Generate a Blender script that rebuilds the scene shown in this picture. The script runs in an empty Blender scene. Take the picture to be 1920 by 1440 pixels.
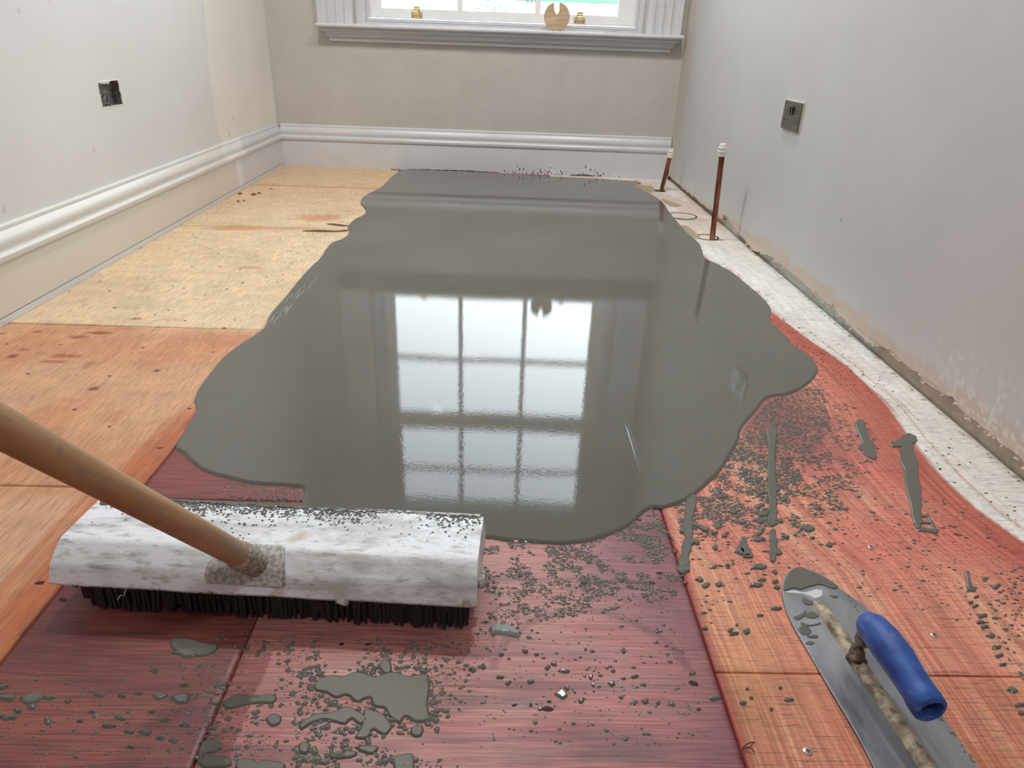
import bpy, bmesh, math, random
import numpy as np
from mathutils import Matrix, Vector
from mathutils.geometry import tessellate_polygon

C = bpy.context.scene.collection
SC = bpy.context.scene
random.seed(7)
RNG = np.random.default_rng(11)

# ------------------------------------------------------------------ camera
H = 0.68                                   # camera height above the floor (m)
FPX, PITCH, ROLL, YAW = 1303.4, 0.45906, 0.035459, 0.024606
XL, XR, YB, SLOPE = -1.26, 0.941, 4.089, -0.03145   # side walls, window wall (slightly out of square)
SK_H, SK_T = 0.224, 0.0237                 # skirting height and thickness
CEIL, YF = 2.72, -2.1
cw, sw_, cp, sp = math.cos(YAW), math.sin(YAW), math.cos(PITCH), math.sin(PITCH)
F_ = np.array([sw_ * cp, cw * cp, -sp])
R0 = np.array([cw, -sw_, 0.0]); U0 = np.cross(R0, F_)
R_ = math.cos(ROLL) * R0 + math.sin(ROLL) * U0
U_ = -math.sin(ROLL) * R0 + math.cos(ROLL) * U0
cam = bpy.data.cameras.new('camera'); cam.lens = 36 * FPX / 1920; cam.sensor_width = 36
cam.clip_start = 0.02; cam.clip_end = 300
co = bpy.data.objects.new('camera', cam); C.objects.link(co)
co.matrix_world = Matrix(((R_[0], U_[0], -F_[0], 0), (R_[1], U_[1], -F_[1], 0), (R_[2], U_[2], -F_[2], H), (0, 0, 0, 1)))
SC.camera = co


def ray(x, y):
    return F_ + R_ * (x - 960) / FPX - U_ * (y - 720) / FPX


def onz(x, y, z=0.0):                      # point of the horizontal plane z seen at a photo pixel
    d = ray(x, y); t = (z - H) / d[2]
    return d * t + np.array([0, 0, H])


def onx(x, y, X):
    d = ray(x, y); t = X / d[0]
    return d * t + np.array([0, 0, H])


# ------------------------------------------------------------------ world, light, exposure
SC.view_settings.view_transform = 'Standard'
SC.view_settings.look = 'None'
SC.view_settings.gamma = 1.0
SC.view_settings.use_curve_mapping = False
SC.view_settings.exposure = 0.70
w = bpy.data.worlds.new('overcast_sky'); SC.world = w; w.use_nodes = True
nt = w.node_tree; nt.nodes.clear()
wo = nt.nodes.new('ShaderNodeOutputWorld'); bg = nt.nodes.new('ShaderNodeBackground')
tc = nt.nodes.new('ShaderNodeTexCoord'); sx = nt.nodes.new('ShaderNodeSeparateXYZ')
ramp = nt.nodes.new('ShaderNodeValToRGB'); nz = nt.nodes.new('ShaderNodeTexNoise')
nz.inputs['Scale'].default_value = 1.7; nz.inputs['Detail'].default_value = 3
mx = nt.nodes.new('ShaderNodeMix'); mx.data_type = 'RGBA'; mx.blend_type = 'MULTIPLY'
mr = nt.nodes.new('ShaderNodeMapRange'); mr.inputs['From Min'].default_value = .3; mr.inputs['From Max'].default_value = .7
mr.inputs['To Min'].default_value = .88; mr.inputs['To Max'].default_value = 1.1
nt.links.new(tc.outputs['Generated'], sx.inputs[0]); nt.links.new(sx.outputs['Z'], ramp.inputs[0])
nt.links.new(tc.outputs['Generated'], nz.inputs['Vector']); nt.links.new(nz.outputs['Fac'], mr.inputs['Value'])
ramp.color_ramp.elements[0].position = 0.0; ramp.color_ramp.elements[0].color = (.92, .93, .92, 1)
ramp.color_ramp.elements[1].position = .62; ramp.color_ramp.elements[1].color = (.60, .68, .80, 1)
e = ramp.color_ramp.elements.new(.25); e.color = (.78, .82, .84, 1)
e = ramp.color_ramp.elements.new(.45); e.color = (.74, .80, .86, 1)
mx.inputs['Factor'].default_value = 1
nt.links.new(ramp.outputs[0], mx.inputs['A']); nt.links.new(mr.outputs[0], mx.inputs['B'])
mrx = nt.nodes.new('ShaderNodeMapRange'); mrx.interpolation_type = 'SMOOTHSTEP'
for k_, v_ in (('From Min', -.6), ('From Max', .8), ('To Min', .72), ('To Max', 1.65)): mrx.inputs[k_].default_value = v_
nt.links.new(sx.outputs['X'], mrx.inputs['Value'])
vm = nt.nodes.new('ShaderNodeVectorMath'); vm.operation = 'SCALE'
nt.links.new(mx.outputs['Result'], vm.inputs[0]); nt.links.new(mrx.outputs[0], vm.inputs['Scale'])
nt.links.new(vm.outputs[0], bg.inputs['Color']); nt.links.new(bg.outputs[0], wo.inputs[0])
SKY = 5.0
bg.inputs['Strength'].default_value = SKY
w.cycles.sampling_method = 'MANUAL'; w.cycles.sample_map_resolution = 512

MB = Matrix.Translation((0, YB, 0)) @ Matrix.Rotation(math.atan(SLOPE), 4, 'Z')   # frame of the window wall
pl = bpy.data.lights.new('window_portal', 'AREA'); pl.shape = 'RECTANGLE'; pl.size = 1.5; pl.size_y = 1.85
pl.cycles.is_portal = True
po = bpy.data.objects.new('window_portal', pl); C.objects.link(po)
po.matrix_world = MB @ Matrix.Translation((-.03, .24, 1.65)) @ Matrix.Rotation(-math.pi / 2, 4, 'X')
LAMPS = [(0.50, 2.55, 1.0), (-0.70, 2.40, 1.0), (-.1, -.8, .5)]  # last one is an unseen lamp added to fill near floor and broom front
LAMP_W = 5.0

# ------------------------------------------------------------------ helpers


def lin(c):
    return tuple(((v / 255) / 12.92 if v / 255 <= .04045 else ((v / 255 + .055) / 1.055) ** 2.4) for v in c)


def tag(o, label=None, cat=None, group=None, kind=None):
    if label: o['label'] = label
    if cat: o['category'] = cat
    if group: o['group'] = group
    if kind: o['kind'] = kind
    return o


def empty(name, mat=None):
    o = bpy.data.objects.new(name, None); o.empty_display_size = .05; C.objects.link(o)
    if mat is not None: o.matrix_world = mat
    return o


def obj(name, me, mat, parent=None, matrix=None):
    if isinstance(me, bmesh.types.BMesh):
        m = bpy.data.meshes.new(name); bmesh.ops.recalc_face_normals(me, faces=me.faces[:]); me.to_mesh(m); me.free(); me = m
    if mat is not None and not me.materials: me.materials.append(mat)
    o = bpy.data.objects.new(name, me); C.objects.link(o)
    if parent is not None: o.parent = parent
    if matrix is not None: o.matrix_world = matrix
    return o


def smooth(o, ang=None):
    me = o.data
    me.polygons.foreach_set('use_smooth', [True] * len(me.polygons))
    if ang is not None:
        me.set_sharp_from_angle(angle=math.radians(ang))
    return o


def box(bm, x0, x1, y0, y1, z0, z1):
    v = [bm.verts.new(p) for p in ((x0, y0, z0), (x1, y0, z0), (x1, y1, z0), (x0, y1, z0), (x0, y0, z1), (x1, y0, z1), (x1, y1, z1), (x0, y1, z1))]
    for f in ((0, 3, 2, 1), (4, 5, 6, 7), (0, 1, 5, 4), (1, 2, 6, 5), (2, 3, 7, 6), (3, 0, 4, 7)):
        bm.faces.new([v[i] for i in f])


def boxes(*bs, bevel=0):
    bm = bmesh.new()
    for b in bs: box(bm, *b)
    if bevel:
        bmesh.ops.bevel(bm, geom=bm.edges[:], offset=bevel, segments=2, affect='EDGES', clamp_overlap=True)
    return bm


def mesh_np(name, V, Fc, mat, parent=None, col=None, uvw=None):
    me = bpy.data.meshes.new(name)
    V = np.asarray(V, dtype=np.float32); Fc = np.asarray(Fc, dtype=np.int32)
    k = Fc.shape[1]
    me.vertices.add(len(V)); me.vertices.foreach_set('co', V.ravel())
    me.loops.add(Fc.size); me.loops.foreach_set('vertex_index', Fc.ravel())
    me.polygons.add(len(Fc)); me.polygons.foreach_set('loop_start', np.arange(0, Fc.size, k, dtype=np.int32))
    me.polygons.foreach_set('loop_total', np.full(len(Fc), k, dtype=np.int32))
    me.update(calc_edges=True)
    if col is not None:
        a = me.color_attributes.new('Col', 'FLOAT_COLOR', 'POINT')
        c4 = np.ones((len(V), 4), np.float32); c4[:, :3] = col
        a.data.foreach_set('color', c4.ravel())
    return obj(name, me, mat, parent)


_T = np.random.default_rng(5).random((256, 256)).astype(np.float32)


def vn(x, y):                              # value noise, period 256
    xi = np.floor(x).astype(int); yi = np.floor(y).astype(int); fx = x - xi; fy = y - yi
    fx = fx * fx * (3 - 2 * fx); fy = fy * fy * (3 - 2 * fy)
    a = _T[xi & 255, yi & 255]; b = _T[(xi + 1) & 255, yi & 255]; c = _T[xi & 255, (yi + 1) & 255]; d = _T[(xi + 1) & 255, (yi + 1) & 255]
    return (a * (1 - fx) + b * fx) * (1 - fy) + (c * (1 - fx) + d * fx) * fy


def fbm(x, y, o=4):
    s = 0; t = 0; a = 1.
    for i in range(o):
        s = s + a * vn(x * 2 ** i + 17.3 * i, y * 2 ** i + 9.1 * i); t += a; a *= .5
    return s / t


def sst(a, b, x):
    t = np.clip((x - a) / (b - a), 0, 1); return t * t * (3 - 2 * t)


def mixc(c, k, m):                          # blend colours c toward k by mask m
    return c * (1 - m[..., None]) + np.array(k, np.float32) * m[..., None]


# ------------------------------------------------------------------ materials
def mat(name, col=(.5, .5, .5), rough=.6, metal=0., spec=.5, build=None):
    m = bpy.data.materials.new(name); m.use_nodes = True; n = m.node_tree
    b = n.nodes['Principled BSDF']
    b.inputs['Base Color'].default_value = (*col, 1); b.inputs['Roughness'].default_value = rough
    b.inputs['Metallic'].default_value = metal; b.inputs['Specular IOR Level'].default_value = spec
    if build: build(n, b)
    return m


def N(n, t, **kw):
    x = n.nodes.new(t)
    for k, v in kw.items():
        if hasattr(x, k): setattr(x, k, v)
        else: x.inputs[k].default_value = v
    return x


def coords(n, scale=(1, 1, 1), rot=(0, 0, 0), kind='Object'):
    t = N(n, 'ShaderNodeTexCoord'); mp = N(n, 'ShaderNodeMapping')
    mp.inputs['Scale'].default_value = scale; mp.inputs['Rotation'].default_value = rot
    n.links.new(t.outputs[kind], mp.inputs['Vector']); return mp.outputs[0]


def noise(n, vec, scale, detail=3, rough=.5, dist=0):
    x = N(n, 'ShaderNodeTexNoise'); x.inputs['Scale'].default_value = scale; x.inputs['Detail'].default_value = detail
    x.inputs['Roughness'].default_value = rough; x.inputs['Distortion'].default_value = dist
    n.links.new(vec, x.inputs['Vector']); return x.outputs['Fac']


def rng(n, src, a, b, c, d):
    x = N(n, 'ShaderNodeMapRange')
    for i, v in zip(('From Min', 'From Max', 'To Min', 'To Max'), (a, b, c, d)): x.inputs[i].default_value = v
    n.links.new(src, x.inputs['Value']); return x.outputs[0]


def mixn(n, fac, a, b, mode='MIX'):
    x = N(n, 'ShaderNodeMix'); x.data_type = 'RGBA'; x.blend_type = mode
    for s, v in ((x.inputs['Factor'], fac), (x.inputs['A'], a), (x.inputs['B'], b)):
        if isinstance(v, bpy.types.NodeSocket): n.links.new(v, s)
        elif isinstance(v, (int, float)): s.default_value = v
        else: s.default_value = (*v, 1)
    return x.outputs['Result']


def gray(n, v):
    x = N(n, 'ShaderNodeCombineColor')
    for i in range(3): n.links.new(v, x.inputs[i])
    return x.outputs[0]


def bump(n, b, h, strength=.3, dist=.001, sock='Normal'):
    x = N(n, 'ShaderNodeBump'); x.inputs['Strength'].default_value = strength; x.inputs['Distance'].default_value = dist
    n.links.new(h, x.inputs['Height']); n.links.new(x.outputs[0], b.inputs[sock]); return x


def attr(n):
    x = N(n, 'ShaderNodeVertexColor'); x.layer_name = 'Col'; return x.outputs['Color']


def ply_mat(name, sc_line, sc_cross, lo, hi, rough, line2=None, gloss=.35, gthr=(.35, .65), strokes=False, l2=(.36, .44, .66)):
    """stained plywood: colour attribute times fine stretched grain"""
    def f(n, b):
        v = coords(n, sc_line); g = noise(n, v, 1, 3, .6, .35)
        m1 = rng(n, g, gthr[0], gthr[1], lo, hi)
        v2 = coords(n, sc_cross); g2 = noise(n, v2, 1, 4, .6)
        m2 = rng(n, g2, .3, .7, .88, 1.1)
        mm = N(n, 'ShaderNodeMath'); mm.operation = 'MULTIPLY'; n.links.new(m1, mm.inputs[0]); n.links.new(m2, mm.inputs[1])
        out = mixn(n, 1.0, attr(n), gray(n, mm.outputs[0]), 'MULTIPLY')
        if line2:
            v3 = coords(n, line2); g3 = noise(n, v3, 1, 2, .5, .5)
            m3 = rng(n, g3, l2[0], l2[1], l2[2], 1.0)
            out = mixn(n, 1.0, out, gray(n, m3), 'MULTIPLY')
        if strokes:
            at = N(n, 'ShaderNodeAttribute'); at.attribute_name = 'Stroke'
            mp = N(n, 'ShaderNodeMapping'); mp.inputs['Scale'].default_value = (210, 2.5, 1); n.links.new(at.outputs['Vector'], mp.inputs['Vector'])
            gs = noise(n, mp.outputs[0], 1, 5, .7); gm = rng(n, at.outputs['Fac'], 0, 1, 0, 1)
            sep = N(n, 'ShaderNodeSeparateXYZ'); n.links.new(at.outputs['Vector'], sep.inputs[0])
            ms = rng(n, sep.outputs[2], 0, 1, 0, 1)
            m4 = mixn(n, rng(n, gs, .40, .62, 0, 1), (.82, .72, .70), (1.28, 1.30, 1.26))
            out = mixn(n, ms, out, mixn(n, 1.0, out, m4, 'MULTIPLY'))
        n.links.new(out, b.inputs['Base Color'])
        r = rng(n, g2, .3, .7, rough - .12, rough + .12); n.links.new(r, b.inputs['Roughness'])
        bump(n, b, g, .5, .0006)
    return mat(name, rough=rough, spec=gloss, build=f)


M = {}
M['ply_left'] = ply_mat('ply_pale_left', (330, 16, 1), (9, 22, 1), .83, 1.10, .6, (420, 26, 1), gloss=.3, l2=(.34, .41, .70))
M['ply_centre'] = ply_mat('ply_purple_centre', (12, 380, 1), (5, 30, 1), .66, 1.42, .42, gloss=.5, gthr=(.36, .66))
M['ply_right'] = ply_mat('ply_red_right', (70, 300, 1), (60, 8, 1), .90, 1.08, .5, (22, 480, 1), gloss=.45, strokes=True, l2=(.36, .43, .60))


def f_pool(n, b):
    v = coords(n, (1, 1, 1))
    g = noise(n, v, 3.0, 4, .5); c = mixn(n, rng(n, g, .3, .7, 0, 1), lin((104, 104, 98)), lin((110, 110, 104)))
    n.links.new(c, b.inputs['Base Color'])
    v2 = coords(n, (170, 170, 1)); g2 = noise(n, v2, 1, 2, .6)
    v3 = coords(n, (6, 5, 1)); g3 = noise(n, v3, 1, 2, .4)
    ad = N(n, 'ShaderNodeMath'); ad.operation = 'MULTIPLY_ADD'; ad.inputs[1].default_value = 4.0
    n.links.new(g3, ad.inputs[0]); n.links.new(g2, ad.inputs[2])
    bump(n, b, ad.outputs[0], 1.0, .00004)


M['screed'] = mat('wet_grey_screed', rough=.02, spec=.32, build=f_pool)
def f_drop(n, b):
    v = coords(n); g = noise(n, v, 900, 1); bump(n, b, g, .3, .0003)
M['drop'] = mat('screed_drops', lin((104, 105, 98)), .13, spec=.6, build=f_drop)


def f_wall(n, b):
    v = coords(n); g = noise(n, v, 2.2, 5, .6)
    out = mixn(n, 1.0, attr(n), gray(n, rng(n, g, .3, .7, .955, 1.035)), 'MULTIPLY'); n.links.new(out, b.inputs['Base Color'])
    g2 = noise(n, v, 60, 4, .6); bump(n, b, g2, .25, .001)
M['wall'] = mat('painted_plaster', rough=.75, spec=.25, build=f_wall)


def paint(name, c, rough=.38, v=.04):
    def f(n, b):
        g = noise(n, coords(n), 6, 4, .6)
        n.links.new(mixn(n, rng(n, g, .3, .7, 0, 1), tuple(x * (1 - v) for x in c), tuple(min(1, x * (1 + v)) for x in c)), b.inputs['Base Color'])
        bump(n, b, noise(n, coords(n, (5, 60, 60)), 1, 3), .15, .0006)
    return mat(name, c, rough, spec=.4, build=f)


M['back_wall'] = paint('beige_wall_paint', (.56, .54, .51), .8, .05)
M['white_gloss'] = paint('white_gloss_paint', (.68, .69, .72), .3)
M['sash_white'] = paint('sash_white_paint', (.90, .91, .91), .35)
M['ceiling'] = paint('ceiling_white', (.82, .81, .78), .85)
def f_skl(n, b):
    n.links.new(attr(n), b.inputs['Base Color']); bump(n, b, noise(n, coords(n, (60, 4, 60)), 1, 3), .2, .0008)
M['skirt'] = mat('skirting_paint', rough=.36, spec=.4, build=f_skl)
M['dark'] = mat('dark_gap', (.03, .026, .022), .9)
M['subfloor'] = mat('subfloor_dark', (.05, .04, .03), .9)
M['brass'] = mat('polished_brass', (.95, .80, .42), .35, metal=1)
def f_steel(n, b):
    g = noise(n, coords(n, (4, 300, 300)), 1, 2); n.links.new(rng(n, g, .3, .7, .22, .42), b.inputs['Roughness'])
M['steel'] = mat('brushed_steel', (.23, .22, .19), .3, metal=1, build=f_steel)
M['black'] = mat('black_plastic', (.012, .012, .011), .4)
def f_glass(n, b):
    o = n.nodes['Material Output']; n.nodes.remove(b)
    t = N(n, 'ShaderNodeBsdfTransparent'); t.inputs[0].default_value = (.96, .975, .97, 1)
    g = N(n, 'ShaderNodeBsdfGlossy'); g.inputs['Roughness'].default_value = .01
    fr = N(n, 'ShaderNodeFresnel'); fr.inputs[0].default_value = 1.5
    s = N(n, 'ShaderNodeMixShader'); n.links.new(fr.outputs[0], s.inputs[0]); n.links.new(t.outputs[0], s.inputs[1]); n.links.new(g.outputs[0], s.inputs[2])
    n.links.new(s.outputs[0], o.inputs[0])
M['glass'] = mat('window_glass', build=f_glass)


def f_copper(n, b):
    g = noise(n, coords(n, (60, 60, 14)), 1, 5, .6)
    n.links.new(mixn(n, rng(n, g, .35, .62, 0, 1), (.10, .035, .022), (.42, .15, .09)), b.inputs['Base Color'])
    n.links.new(rng(n, g, .3, .7, .6, .3), b.inputs['Roughness'])
M['copper'] = mat('tarnished_copper', metal=.75, build=f_copper)
M['cap'] = mat('white_plastic_cap', (.82, .83, .81), .35)

# ------------------------------------------------------------------ FLOOR
floor = empty('floor'); tag(floor, kind='structure')
JL, JR, JC, YC, YR = -.580, .2735, -.303, .929, .600
YL1, YL2, YL3 = .936 + 0.03, 1.652, 2.690


def floor_poly(px, z=0.0):
    return np.array([onz(a, b, z)[:2] for a, b in px])


def catmull(P, n=8, closed=True):
    P = np.asarray(P, float); out = []
    m = len(P); rngi = range(m if closed else m - 1)
    for i in rngi:
        g = (lambda k: P[k % m]) if closed else (lambda k: P[min(max(k, 0), m - 1)])
        p0, p1, p2, p3 = g(i - 1), g(i), g(i + 1), g(i + 2)
        for j in range(n):
            t = j / n
            out.append(.5 * ((2 * p1) + (-p0 + p2) * t + (2 * p0 - 5 * p1 + 4 * p2 - p3) * t * t + (-p0 + 3 * p1 - 3 * p2 + p3) * t ** 3))
    if not closed: out.append(P[-1])
    return np.array(out)


# edge between the pale primed strip and the red stain, X as a function of Y
_ed = floor_poly([(1300, 455), (1320, 485), (1365, 508), (1400, 533), (1445, 585), (1510, 632), (1590, 690), (1660, 760), (1700, 820), (1760, 890), (1830, 955), (1920, 1020), (2010, 1080)])
_o = np.argsort(_ed[:, 1]); EDY, EDX = _ed[_o, 1], _ed[_o, 0]


def white_edge(Y):
    return np.interp(Y, EDY, EDX)


def ell(X, Y, px, rx, ry, soft=.35):
    """soft blot at a photo pixel, radii in metres, ragged edge"""
    c = onz(*px)
    d = np.sqrt(((X - c[0]) / rx) ** 2 + ((Y - c[1]) / ry) ** 2) + (fbm(X * 60 + c[0] * 90, Y * 60) - .5) * .9
    return 1 - sst(1 - soft, 1 + soft, d)


ORANGE, YELLOW, DORANGE = lin((214, 163, 125)), lin((230, 203, 162)), lin((190, 102, 56))


def col_left(X, Y):
    c = np.zeros(X.shape + (3,), np.float32) + np.array(YELLOW, np.float32)
    n1 = fbm(X * 6, Y * 6); n2 = fbm(X * 30 + 7, Y * 5)
    c = mixc(c, lin((210, 182, 144)), sst(.5, .8, n1) * .5)
    c = mixc(c, lin((226, 190, 150)), sst(3.0, 3.6, Y + n1 * .3) * .8)
    # orange stained near sheets
    jo = YL2 + (fbm(X * 12, Y * 0 + 3) - .5) * .012 - .02 * (X + .9)
    near = 1 - sst(-.006, .006, Y - jo)
    oc = mixc(np.zeros_like(c) + np.array(ORANGE, np.float32), lin((206, 140, 96)), sst(.42, .7, n1) * .7)
    oc = mixc(oc, lin((228, 172, 126)), sst(.5, .75, n2) * .4)
    c = c * (1 - near[..., None]) + oc * near[..., None]
    # deep orange brush marks along the centre joint
    d = JL - X
    wdt = .035 + .10 * sst(1.35, .75, Y) + .03 * (fbm(X * 0 + 1, Y * 4) - .5)
    streak = fbm(d * 90, Y * 5 + d * 6, 3)
    k = (1 - sst(wdt * .25, wdt, d + (streak - .5) * .09)) * (1 - sst(1.75, 2.35, Y))
    c = mixc(c, DORANGE, np.clip(k * (.55 + .75 * streak), 0, 1))
    c = mixc(c, lin((120, 56, 30)), (1 - sst(.0, .006, d)) * .6 * near)
    # wash band that fades at far joint lines
    for yj, s in ((YL3, .5), (3.536, .35)):
        c = mixc(c, lin((205, 135, 95)), np.exp(-((Y - yj - .01 * np.sin(X * 30)) / .03) ** 2) * s * sst(.35, .65, fbm(X * 9, Y * 3)))
    c = mixc(c, lin((214, 140, 96)), ell(X, Y, (600, 408), .09, .06) * .7)
    c = mixc(c, lin((205, 130, 88)), ell(X, Y, (440, 428), .10, .03) * .5)
    c = mixc(c, lin((196, 112, 72)), ell(X, Y, (430, 640), .09, .05, .6) * .45)
    for p, rx, ry, cc, s in (((190, 624), .030, .009, (150, 62, 38), .85), ((148, 632), .022, .010, (165, 70, 48), .8), ((125, 667), .035, .010, (160, 76, 48), .75),
                             ((95, 678), .03, .008, (165, 90, 60), .7), ((22, 668), .012, .010, (140, 50, 82), .8), ((45, 656), .012, .007, (160, 70, 80), .7),
                             ((175, 729), .010, .008, (120, 50, 62), .85), ((70, 622), .012, .006, (150, 66, 60), .7), ((255, 598), .014, .008, (150, 90, 50), .8),
                             ((294, 695), .007, .006, (120, 66, 50), .8), ((165, 685), .012, .02, (170, 100, 66), .5), ((5, 626), .01, .005, (140, 60, 50), .7),
                             ((320, 600), .03, .006, (180, 120, 80), .4), ((470, 502), .035, .012, (170, 125, 80), .45), ((240, 617), .03, .005, (170, 110, 70), .6)):
        c = mixc(c, lin(cc), ell(X, Y, p, rx, ry) * s)
    # scribble-like scratches
    sc = np.abs(fbm(X * 14 + 3, Y * 9, 3) - .5)
    c = mixc(c, lin((150, 108, 66)), (1 - sst(.0, .012, sc)) * .35 * sst(.45, .6, fbm(X * 3 + 9, Y * 3)))
    return c


def col_centre(X, Y):
    n1 = fbm(X * 4 + 5, Y * 5); n2 = fbm(X * 3, Y * 45 + 2)
    c = np.zeros(X.shape + (3,), np.float32) + np.array(lin((172, 100, 98)), np.float32)
    c = mixc(c, lin((188, 126, 118)), sst(.45, .7, n1) * .6)
    c = mixc(c, lin((124, 68, 84)), sst(.12, .27, X + (n1 - .5) * .2) * .75)
    c = mixc(c, lin((96, 50, 62)), sst(.55, .75, n2) * .5)
    left = 1 - sst(-.005, .005, X - JC)
    lc = mixc(np.zeros_like(c) + np.array(lin((116, 52, 56)), np.float32), lin((144, 76, 64)), sst(.42, .68, fbm(X * 5, Y * 14)) * .8)
    lc = mixc(lc, lin((96, 48, 60)), sst(.5, .72, fbm(X * 7 + 3, Y * 7)) * .6)
    lc = mixc(lc, lin((128, 58, 58)), sst(.85, .95, Y))
    c = c * (1 - left[..., None]) + lc * left[..., None]
    bk = sst(YC - .002, YC + .002, Y)
    c = mixc(c, lin((132, 62, 62)), bk * .9)
    for p, rx, ry, cc, s in (((1110, 1372), .03, .014, (100, 62, 68), .45), ((1150, 1420), .04, .012, (100, 62, 68), .45), ((990, 1425), .03, .010, (90, 62, 66), .5),
                             ((1200, 1400), .03, .02, (104, 60, 72), .4), ((985, 1300), .03, .02, (120, 70, 76), .4)):
        c = mixc(c, lin(cc), ell(X, Y, p, rx, ry, .6) * s)
    arc = np.abs(np.hypot(X - .12, Y - .58) - .12 + (n1 - .5) * .02)
    c = mixc(c, lin((100, 46, 60)), (1 - sst(.003, .009, arc)) * .5 * (Y > .6))
    return c


def col_right(X, Y):
    d = white_edge(Y) - X                                  # distance from the pale strip
    n1 = fbm(X * 5, Y * 5)
    warp = d + .03 * (fbm(X * 3, Y * 2) - .5)
    st = fbm(warp * 120, Y * 2.2 + 4, 4)                   # long brush strokes parallel to the edge
    st2 = fbm(warp * 38 + 8, Y * 1.1 + 4, 3)
    c = np.zeros(X.shape + (3,), np.float32) + np.array(lin((224, 146, 120)), np.float32)
    c = mixc(c, lin((198, 102, 84)), sst(.45, .66, st) * .6)
    c = mixc(c, lin((228, 172, 140)), sst(.5, .7, st2) * .75)
    c = mixc(c, lin((214, 96, 96)), sst(.42, .72, fbm(X * 4 + 31, Y * 4)) * .55 * sst(.7, .9, Y))
    c = mixc(c, lin((186, 86, 70)), (1 - sst(.02, .11, d + (st - .5) * .12)) * .85)
    c = mixc(c, lin((206, 86, 104)), ell(X, Y, (1600, 880), .09, .06, .9) * .4)
    c = mixc(c, lin((150, 78, 86)), sst(.0, 1, ell(X, Y, (1460, 790), .12, .16, .9)) * .75)
    c = mixc(c, lin((226, 160, 112)), ell(X, Y, (1380, 1200), .07, .12, .8) * .65)
    fr = 1 - sst(-.003, .003, Y - YR)
    c = mixc(c, lin((190, 120, 78)), fr * (.35 + .5 * sst(.4, .7, n1)))
    c = mixc(c, lin((150, 110, 50)), ell(X, Y, (1390, 1330), .03, .05, .8) * .35)
    # red edge along the joint
    c = mixc(c, lin((166, 52, 46)), (1 - sst(.002, .014, (X - JR) + (st2 - .5) * .012)) * .85)
    # pale primed strip
    wc = mixc(np.zeros_like(c) + np.array(lin((234, 232, 226)), np.float32), lin((244, 243, 239)), sst(.4, .7, n1))
    wc = mixc(wc, lin((214, 184, 160)), sst(2.4, 3.0, Y) * .6 * sst(.35, .6, fbm(X * 8, Y * 8)))
    wc = mixc(wc, lin((196, 132, 112)), sst(.60, .72, fbm(warp * 150 + 3, Y * 3, 3)) * (1 - sst(.0, .10, -d)) * .8 * (1 - sst(1.5, 1.9, Y)))
    e = np.maximum(sst(-.004, .004, -d + (st - .5) * .03), sst(2.55, 2.75, Y))
    c = c * (1 - e[..., None]) + wc * e[..., None]
    # pink bleed at the far part of the edge
    c = mixc(c, lin((204, 126, 110)), (1 - sst(.0, .03, np.abs(d))) * sst(1.7, 2.0, Y) * sst(.45, .6, fbm(X * 40, Y * 30)) * .9)
    return c


def sheet(name, x0, x1, y0, y1, colf, m, step, thick=.012, gap=.0012, tilt=0.0):
    x0 += gap; x1 -= gap; y0 += gap; y1 -= gap
    xs = np.linspace(x0, x1, max(2, int((x1 - x0) / step) + 1))
    ys = [y1]; y = y1
    while y > y0:
        s = step * max(1., abs(y) / .9 if y > .42 else 6)
        y -= s; ys.append(max(y, y0))
    if len(ys) > 2 and ys[-2] - ys[-1] < 1e-5: ys.pop(-2)
    ys = np.array(ys[::-1])
    X, Y = np.meshgrid(xs, ys)
    Z = (fbm(X * 3, Y * 3, 2) - .5) * .0004
    edge = np.minimum(np.minimum(X - x0, x1 - X), np.minimum(Y - y0, y1 - Y))
    Z = Z - .0012 * (1 - sst(0, step * .9, edge))
    ny, nx = X.shape
    c = colf(X, Y).reshape(-1, 3)
    lum = (c @ np.array([.3, .59, .11]))[:, None]; c = (c * .88 + lum * .12) * 1.04      # stains are slightly chalky
    V = np.stack([X, Y, Z], -1).reshape(-1, 3)
    i = (np.arange(ny - 1)[:, None] * nx + np.arange(nx - 1)[None]).ravel()
    Fq = np.stack([i, i + 1, i + nx + 1, i + nx], 1)
    # skirt down the edges
    per = np.concatenate([np.arange(nx), np.arange(1, ny) * nx + nx - 1, (ny - 1) * nx + np.arange(nx - 2, -1, -1), np.arange(ny - 2, 0, -1) * nx])
    b0 = len(V); Vb = V[per].copy(); Vb[:, 2] = -thick
    k = len(per); j = np.arange(k); jn = (j + 1) % k
    Fs = np.stack([per[jn], per[j], b0 + j, b0 + jn], 1)
    V = np.vstack([V, Vb]); cb = c[per] * .5
    o = mesh_np('plywood_sheet', V, np.vstack([Fq, Fs]), m, floor, np.vstack([c, cb]))
    if colf is col_right:
        d = white_edge(V[:, 1]) - V[:, 0]; wp = d + .03 * (fbm(V[:, 0] * 3, V[:, 1] * 2) - .5)
        a = o.data.attributes.new('Stroke', 'FLOAT_VECTOR', 'POINT')
        a.data.foreach_set('vector', np.stack([wp, V[:, 1], sst(-.01, .01, d)], 1).astype(np.float32).ravel())
    return o


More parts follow.
